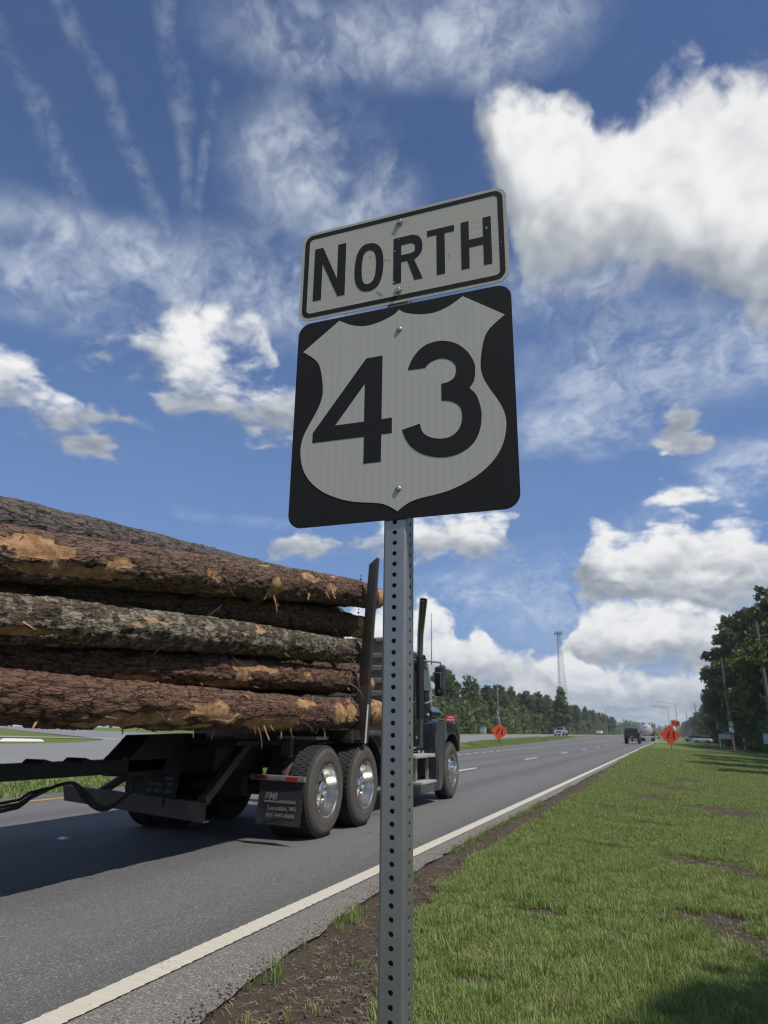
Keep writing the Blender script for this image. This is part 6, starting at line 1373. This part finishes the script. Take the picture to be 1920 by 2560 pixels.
# ------------------------------------------------------------------ traffic
CAR_TYRE = plain('car_tyre', (0.02, 0.02, 0.02), 0.8)
def paint(name, c, rough=0.3, metal=0.0): return plain(name, c, rough, metal, vary=0.06, coat=0.5)
TAIL = RED_LENS
def car_wheel(t, x, y, r, w):
    q = part('wheel', MB().lathe([(r*.62, -w/2), (r*.93, -w/2), (r, -w/2+.03), (r, w/2-.03), (r*.93, w/2), (r*.62, w/2)], n=24), CAR_TYRE, t, (x, y, r))
    part('rim', MB().lathe([(r*.62, -w/2+.01), (r*.5, -w/2+.05), (r*.15, -w/2+.02), (0, -w/2+.02)], n=16).lathe([(0, w/2-.02), (r*.15, w/2-.02), (r*.5, w/2-.05), (r*.62, w/2-.01)], n=16), STEEL_GREY, q)
def pickup(label, x, y, rz, pm, group=None, lift=0.0, cap=False, dz=0.0):
    t = thing('pickup_truck', label, 'pickup truck', (x, y, tz(x, y)+dz), rz, group); z = .45+lift
    part('body', MB().loft([[(-.93, yy, z+a), (.93, yy, z+a), (1.0, yy, z+.35), (.97, yy, z+b), (-.97, yy, z+b), (-1.0, yy, z+.35)] for yy, a, b in ((-2.85, .1, .68), (-2.75, 0, .72), (0.9, 0, .74), (1.6, 0, .76), (2.75, .02, .68), (2.9, .15, .5))]), pm, t, bevel=.03, angle=40)
    part('cabin', MB().loft([[(-.92, -1.05 if not cap else -2.7, z+.70), (.92, -1.05 if not cap else -2.7, z+.70), (.92, 1.45, z+.74), (-.92, 1.45, z+.74)], [(-.74, -.75 if not cap else -2.45, z+1.34), (.74, -.75 if not cap else -2.45, z+1.34), (.74, .65, z+1.34), (-.74, .65, z+1.34)]]), pm, t, bevel=.04, angle=40)
    yb = -.90 if not cap else -2.575; yo = -.17 if not cap else -.145
    part('rear_window', MB().hexa([(-.74, yb-.135, z+.80), (.74, yb-.135, z+.80), (.74, yb-.10, z+.80), (-.74, yb-.10, z+.80), (-.66, yb+.08, z+1.26), (.66, yb+.08, z+1.26), (.66, yb+.11, z+1.26), (-.66, yb+.11, z+1.26)]), DARK_GLASS, t)
    part('windshield', MB().hexa([(-.78, 1.34, z+.80), (.78, 1.34, z+.80), (.78, 1.40, z+.80), (-.78, 1.40, z+.80), (-.68, .74, z+1.28), (.68, .74, z+1.28), (.68, .78, z+1.28), (-.68, .78, z+1.28)]), DARK_GLASS, t)
    for s in (-1, 1):
        part('side_window', MB().hexa([(s*.895, -.75, z+.82), (s*.915, -.75, z+.82), (s*.915, 1.1, z+.82), (s*.895, 1.1, z+.82), (s*.765, -.6, z+1.26), (s*.785, -.6, z+1.26), (s*.785, .65, z+1.26), (s*.765, .65, z+1.26)]), DARK_GLASS, t)
        part('tail_light', MB().box(s*.90-.06, s*.90+.06, -2.875, -2.83, z+.32, z+.62), plain('dark_red_lens', (0.16, 0.008, 0.010), 0.3), t); part('headlight', MB().box(s*.78-.16, s*.78+.16, 2.84, 2.915, z+.34, z+.50), CLEAR_WHITE, t)
        part('side_mirror', MB().box(s*1.10-.09, s*1.10+.09, .95, 1.05, z+.78, z+1.0), pm, t, bevel=.02)
        for yy in (-1.75, 1.85): car_wheel(t, s*.84, yy, .40+lift*.35, .30)
    part('rear_bumper', MB().box(-.92, .92, -2.99, -2.86, z+.0, z+.20), BLACK_STEEL, t, bevel=.02); part('front_bumper', MB().box(-.95, .95, 2.88, 3.02, z-.02, z+.2), CHROME, t, bevel=.03)
    part('grille', MB().box(-.58, .58, 2.85, 2.925, z+.22, z+.52), BLACK_STEEL, t); part('plate', MB().box(-.16, .16, -3.0, -2.992, z+.20, z+.34), plain('licence_plate', (0.30, 0.31, 0.33), 0.5), t)
    part('differential', MB().sphere((0, -1.75, .40+lift*.35), .17).cyl((-.7, -1.75, .4+lift*.35), (.7, -1.75, .4+lift*.35), .05), BLACK_STEEL, t)
    return t
pickup('black lifted pickup truck with a bed cap, driving away in the near lane', -4.62, 106.5, 0.0, paint('black_car_paint', (0.012, 0.013, 0.018)), lift=.22, cap=True)
pickup('silver pickup truck coming towards the camera on the far carriageway', -21.6, 162, pi-.05, paint('silver_car_paint', (0.42, 0.43, 0.44), .3, .5))
pickup('white pickup truck coming on far down the opposite carriageway', -25.5, 305, pi, paint('white_car_paint', (0.75, 0.75, 0.74)))
def van(label, x, y, rz, pm):
    t = thing('parked_car', label, 'car', (x, y, tz(x, y)), rz, 'cars parked right of the highway')
    part('body', MB().loft([[(-.88, yy, .35), (.88, yy, .35), (.92, yy, .7), (.88, yy, zt), (-.88, yy, zt), (-.92, yy, .7)] for yy, zt in ((-2.3, .85), (-2.2, 1.0), (1.2, 1.02), (2.2, .9), (2.35, .7))]), pm, t, bevel=.04); part('cabin', MB().loft([[(-.86, -2.0, .98), (.86, -2.0, .98), (.86, 1.2, .98), (-.86, 1.2, .98)], [(-.7, -1.7, 1.62), (.7, -1.7, 1.62), (.7, .5, 1.62), (-.7, .5, 1.62)]]), DARK_GLASS, t, bevel=.03); part('roof', MB().box(-.71, .71, -1.7, .5, 1.615, 1.68), pm, t, bevel=.02)
    for s in (-1, 1):
        for yy in (-1.4, 1.45): car_wheel(t, s*.80, yy, .34, .22)
van('white car parked beside the leaning utility pole', 8.2, 208, 1.2, paint('white_car_paint', (0.75, 0.75, 0.74))); van('grey car parked left of the white one, by the leaning pole', 6.4, 226, 1.3, paint('grey_car_paint', (0.30, 0.31, 0.33)))
van('small white car far ahead on the highway, left of the orange sign', -5.0, 420, 0, paint('white_car_paint', (0.75, 0.75, 0.74)))
TANK = plain('tank_white', (0.58, 0.57, 0.54), 0.3, 0.25, vary=0.05); TAN = plain('tan_trailer', (0.33, 0.225, 0.12), 0.6, vary=0.25, scale=2)
def big_rig(label, x, y, tank):
    t = thing('tanker_truck' if tank else 'hopper_truck', label, 'truck', (x, y, tz(x, y)))
    if tank:
        prof = [(0, -.34), (.35, -.30), (.75, -.18), (1.0, -.05), (1.10, .1), (1.10, 8.9), (.9, 9.15), (0, 9.3)]
        o = part('tank', MB().lathe(prof, (0, 0, 2.05), 'Y', 36), TANK, t, angle=25)
        part('ring', MB().lathe([(1.10, 1.0), (1.13, 1.02), (1.13, 1.12), (1.10, 1.14)], (0, 0, 2.05), 'Y', 36), STEEL_GREY, o); part('ladder', MB().tube([(-.55, -.2, 2.1), (-.55, -.25, 3.25)], .025, 6).tube([(-.25, -.25, 2.1), (-.25, -.28, 3.25)], .025, 6), STEEL_GREY, o)
        part('label_plate', MB().box(-.45, .25, -.345, -.33, 2.66, 2.70).box(-.40, .30, -.335, -.31, 2.76, 2.80), SIGN_BLACK, o)
    else:
        o = part('box_body', MB().loft([[(-1.25, 0, 1.05), (1.25, 0, 1.05), (1.25, 0, 3.0), (.9, 0, 3.35), (-.9, 0, 3.35), (-1.25, 0, 3.0)], [(-1.25, 9, 1.05), (1.25, 9, 1.05), (1.25, 9, 3.0), (.9, 9, 3.35), (-.9, 9, 3.35), (-1.25, 9, 3.0)]]), TAN, t, bevel=.05); part('door_latch', MB().box(-.5, -.2, -.05, -.01, 1.7, 2.5), SIGN_BLACK, o)
    part('chassis', MB().box(-.5, .5, -.2, 12.5, .72, .95), BLACK_STEEL, t); part('rear_bumper', MB().box(-1.2, 1.2, -.34, -.24, .62, .95), DIRTY_WHITE, t, bevel=.02)
    for s in (-1, 1): part('tail_light', MB().box(s*.95-.12, s*.95+.12, -.36, -.345, .72, .86), RED_LENS, t); part('mud_flap', MB().box(s*.98-.28, s*.98+.28, -.12, -.09, .22, .64), FLAP, t)
    part('cab', MB().loft([[(-1.05, 10.2, .8), (1.05, 10.2, .8), (1.05, 10.2, 2.7), (.9, 10.2, 3.0), (-.9, 10.2, 3.0), (-1.05, 10.2, 2.7)], [(-1.05, 12.0, .8), (1.05, 12.0, .8), (1.05, 12.0, 2.5), (.85, 12.0, 2.8), (-.85, 12.0, 2.8), (-1.05, 12.0, 2.5)]]), PAINT if tank else BLACK_STEEL, t, bevel=.04); part('hood', MB().box(-.7, .7, 12.0, 13.6, .8, 1.8), PAINT, t, bevel=.06)
    for s in (-1, 1): part('exhaust_stack', MB().cyl((s*1.0, 10.0, 1.0), (s*1.0, 10.0, 3.7), .08), BLACK_STEEL, t)
    for yy in (.55, 1.85, 9.6, 10.9):
        for s in (-1, 1): car_wheel(t, s*.98, yy, .5, .54)
    for s in (-1, 1): car_wheel(t, s*.98, 13.0, .5, .3)
big_rig('white rounded tanker truck ahead of the black pickup', -3.95, 152, True); big_rig('tan box trailer truck ahead of the white tanker', -4.05, 262, False)

# ------------------------------------------------------------------ thin summer air over the far woods
hz_ = part('haze', MB().box(-720, 720, -320, 1620, -3.0, 72.0), None, None, fix=True, smooth=False); tag(hz_, None, None, None, 'stuff')
hm = bpy.data.materials.new('thin_air'); hm.use_nodes = True; hm.node_tree.nodes.clear(); ht = NT(hm.node_tree)
ho = ht.new('ShaderNodeOutputMaterial'); hv = ht.new('ShaderNodeVolumePrincipled'); hv.inputs['Density'].default_value = 0.00026; hv.inputs['Color'].default_value = (0.80, 0.87, 0.95, 1)
hm.node_tree.links.new(hv.outputs[0], ho.inputs['Volume']); hz_.data.materials.append(hm)
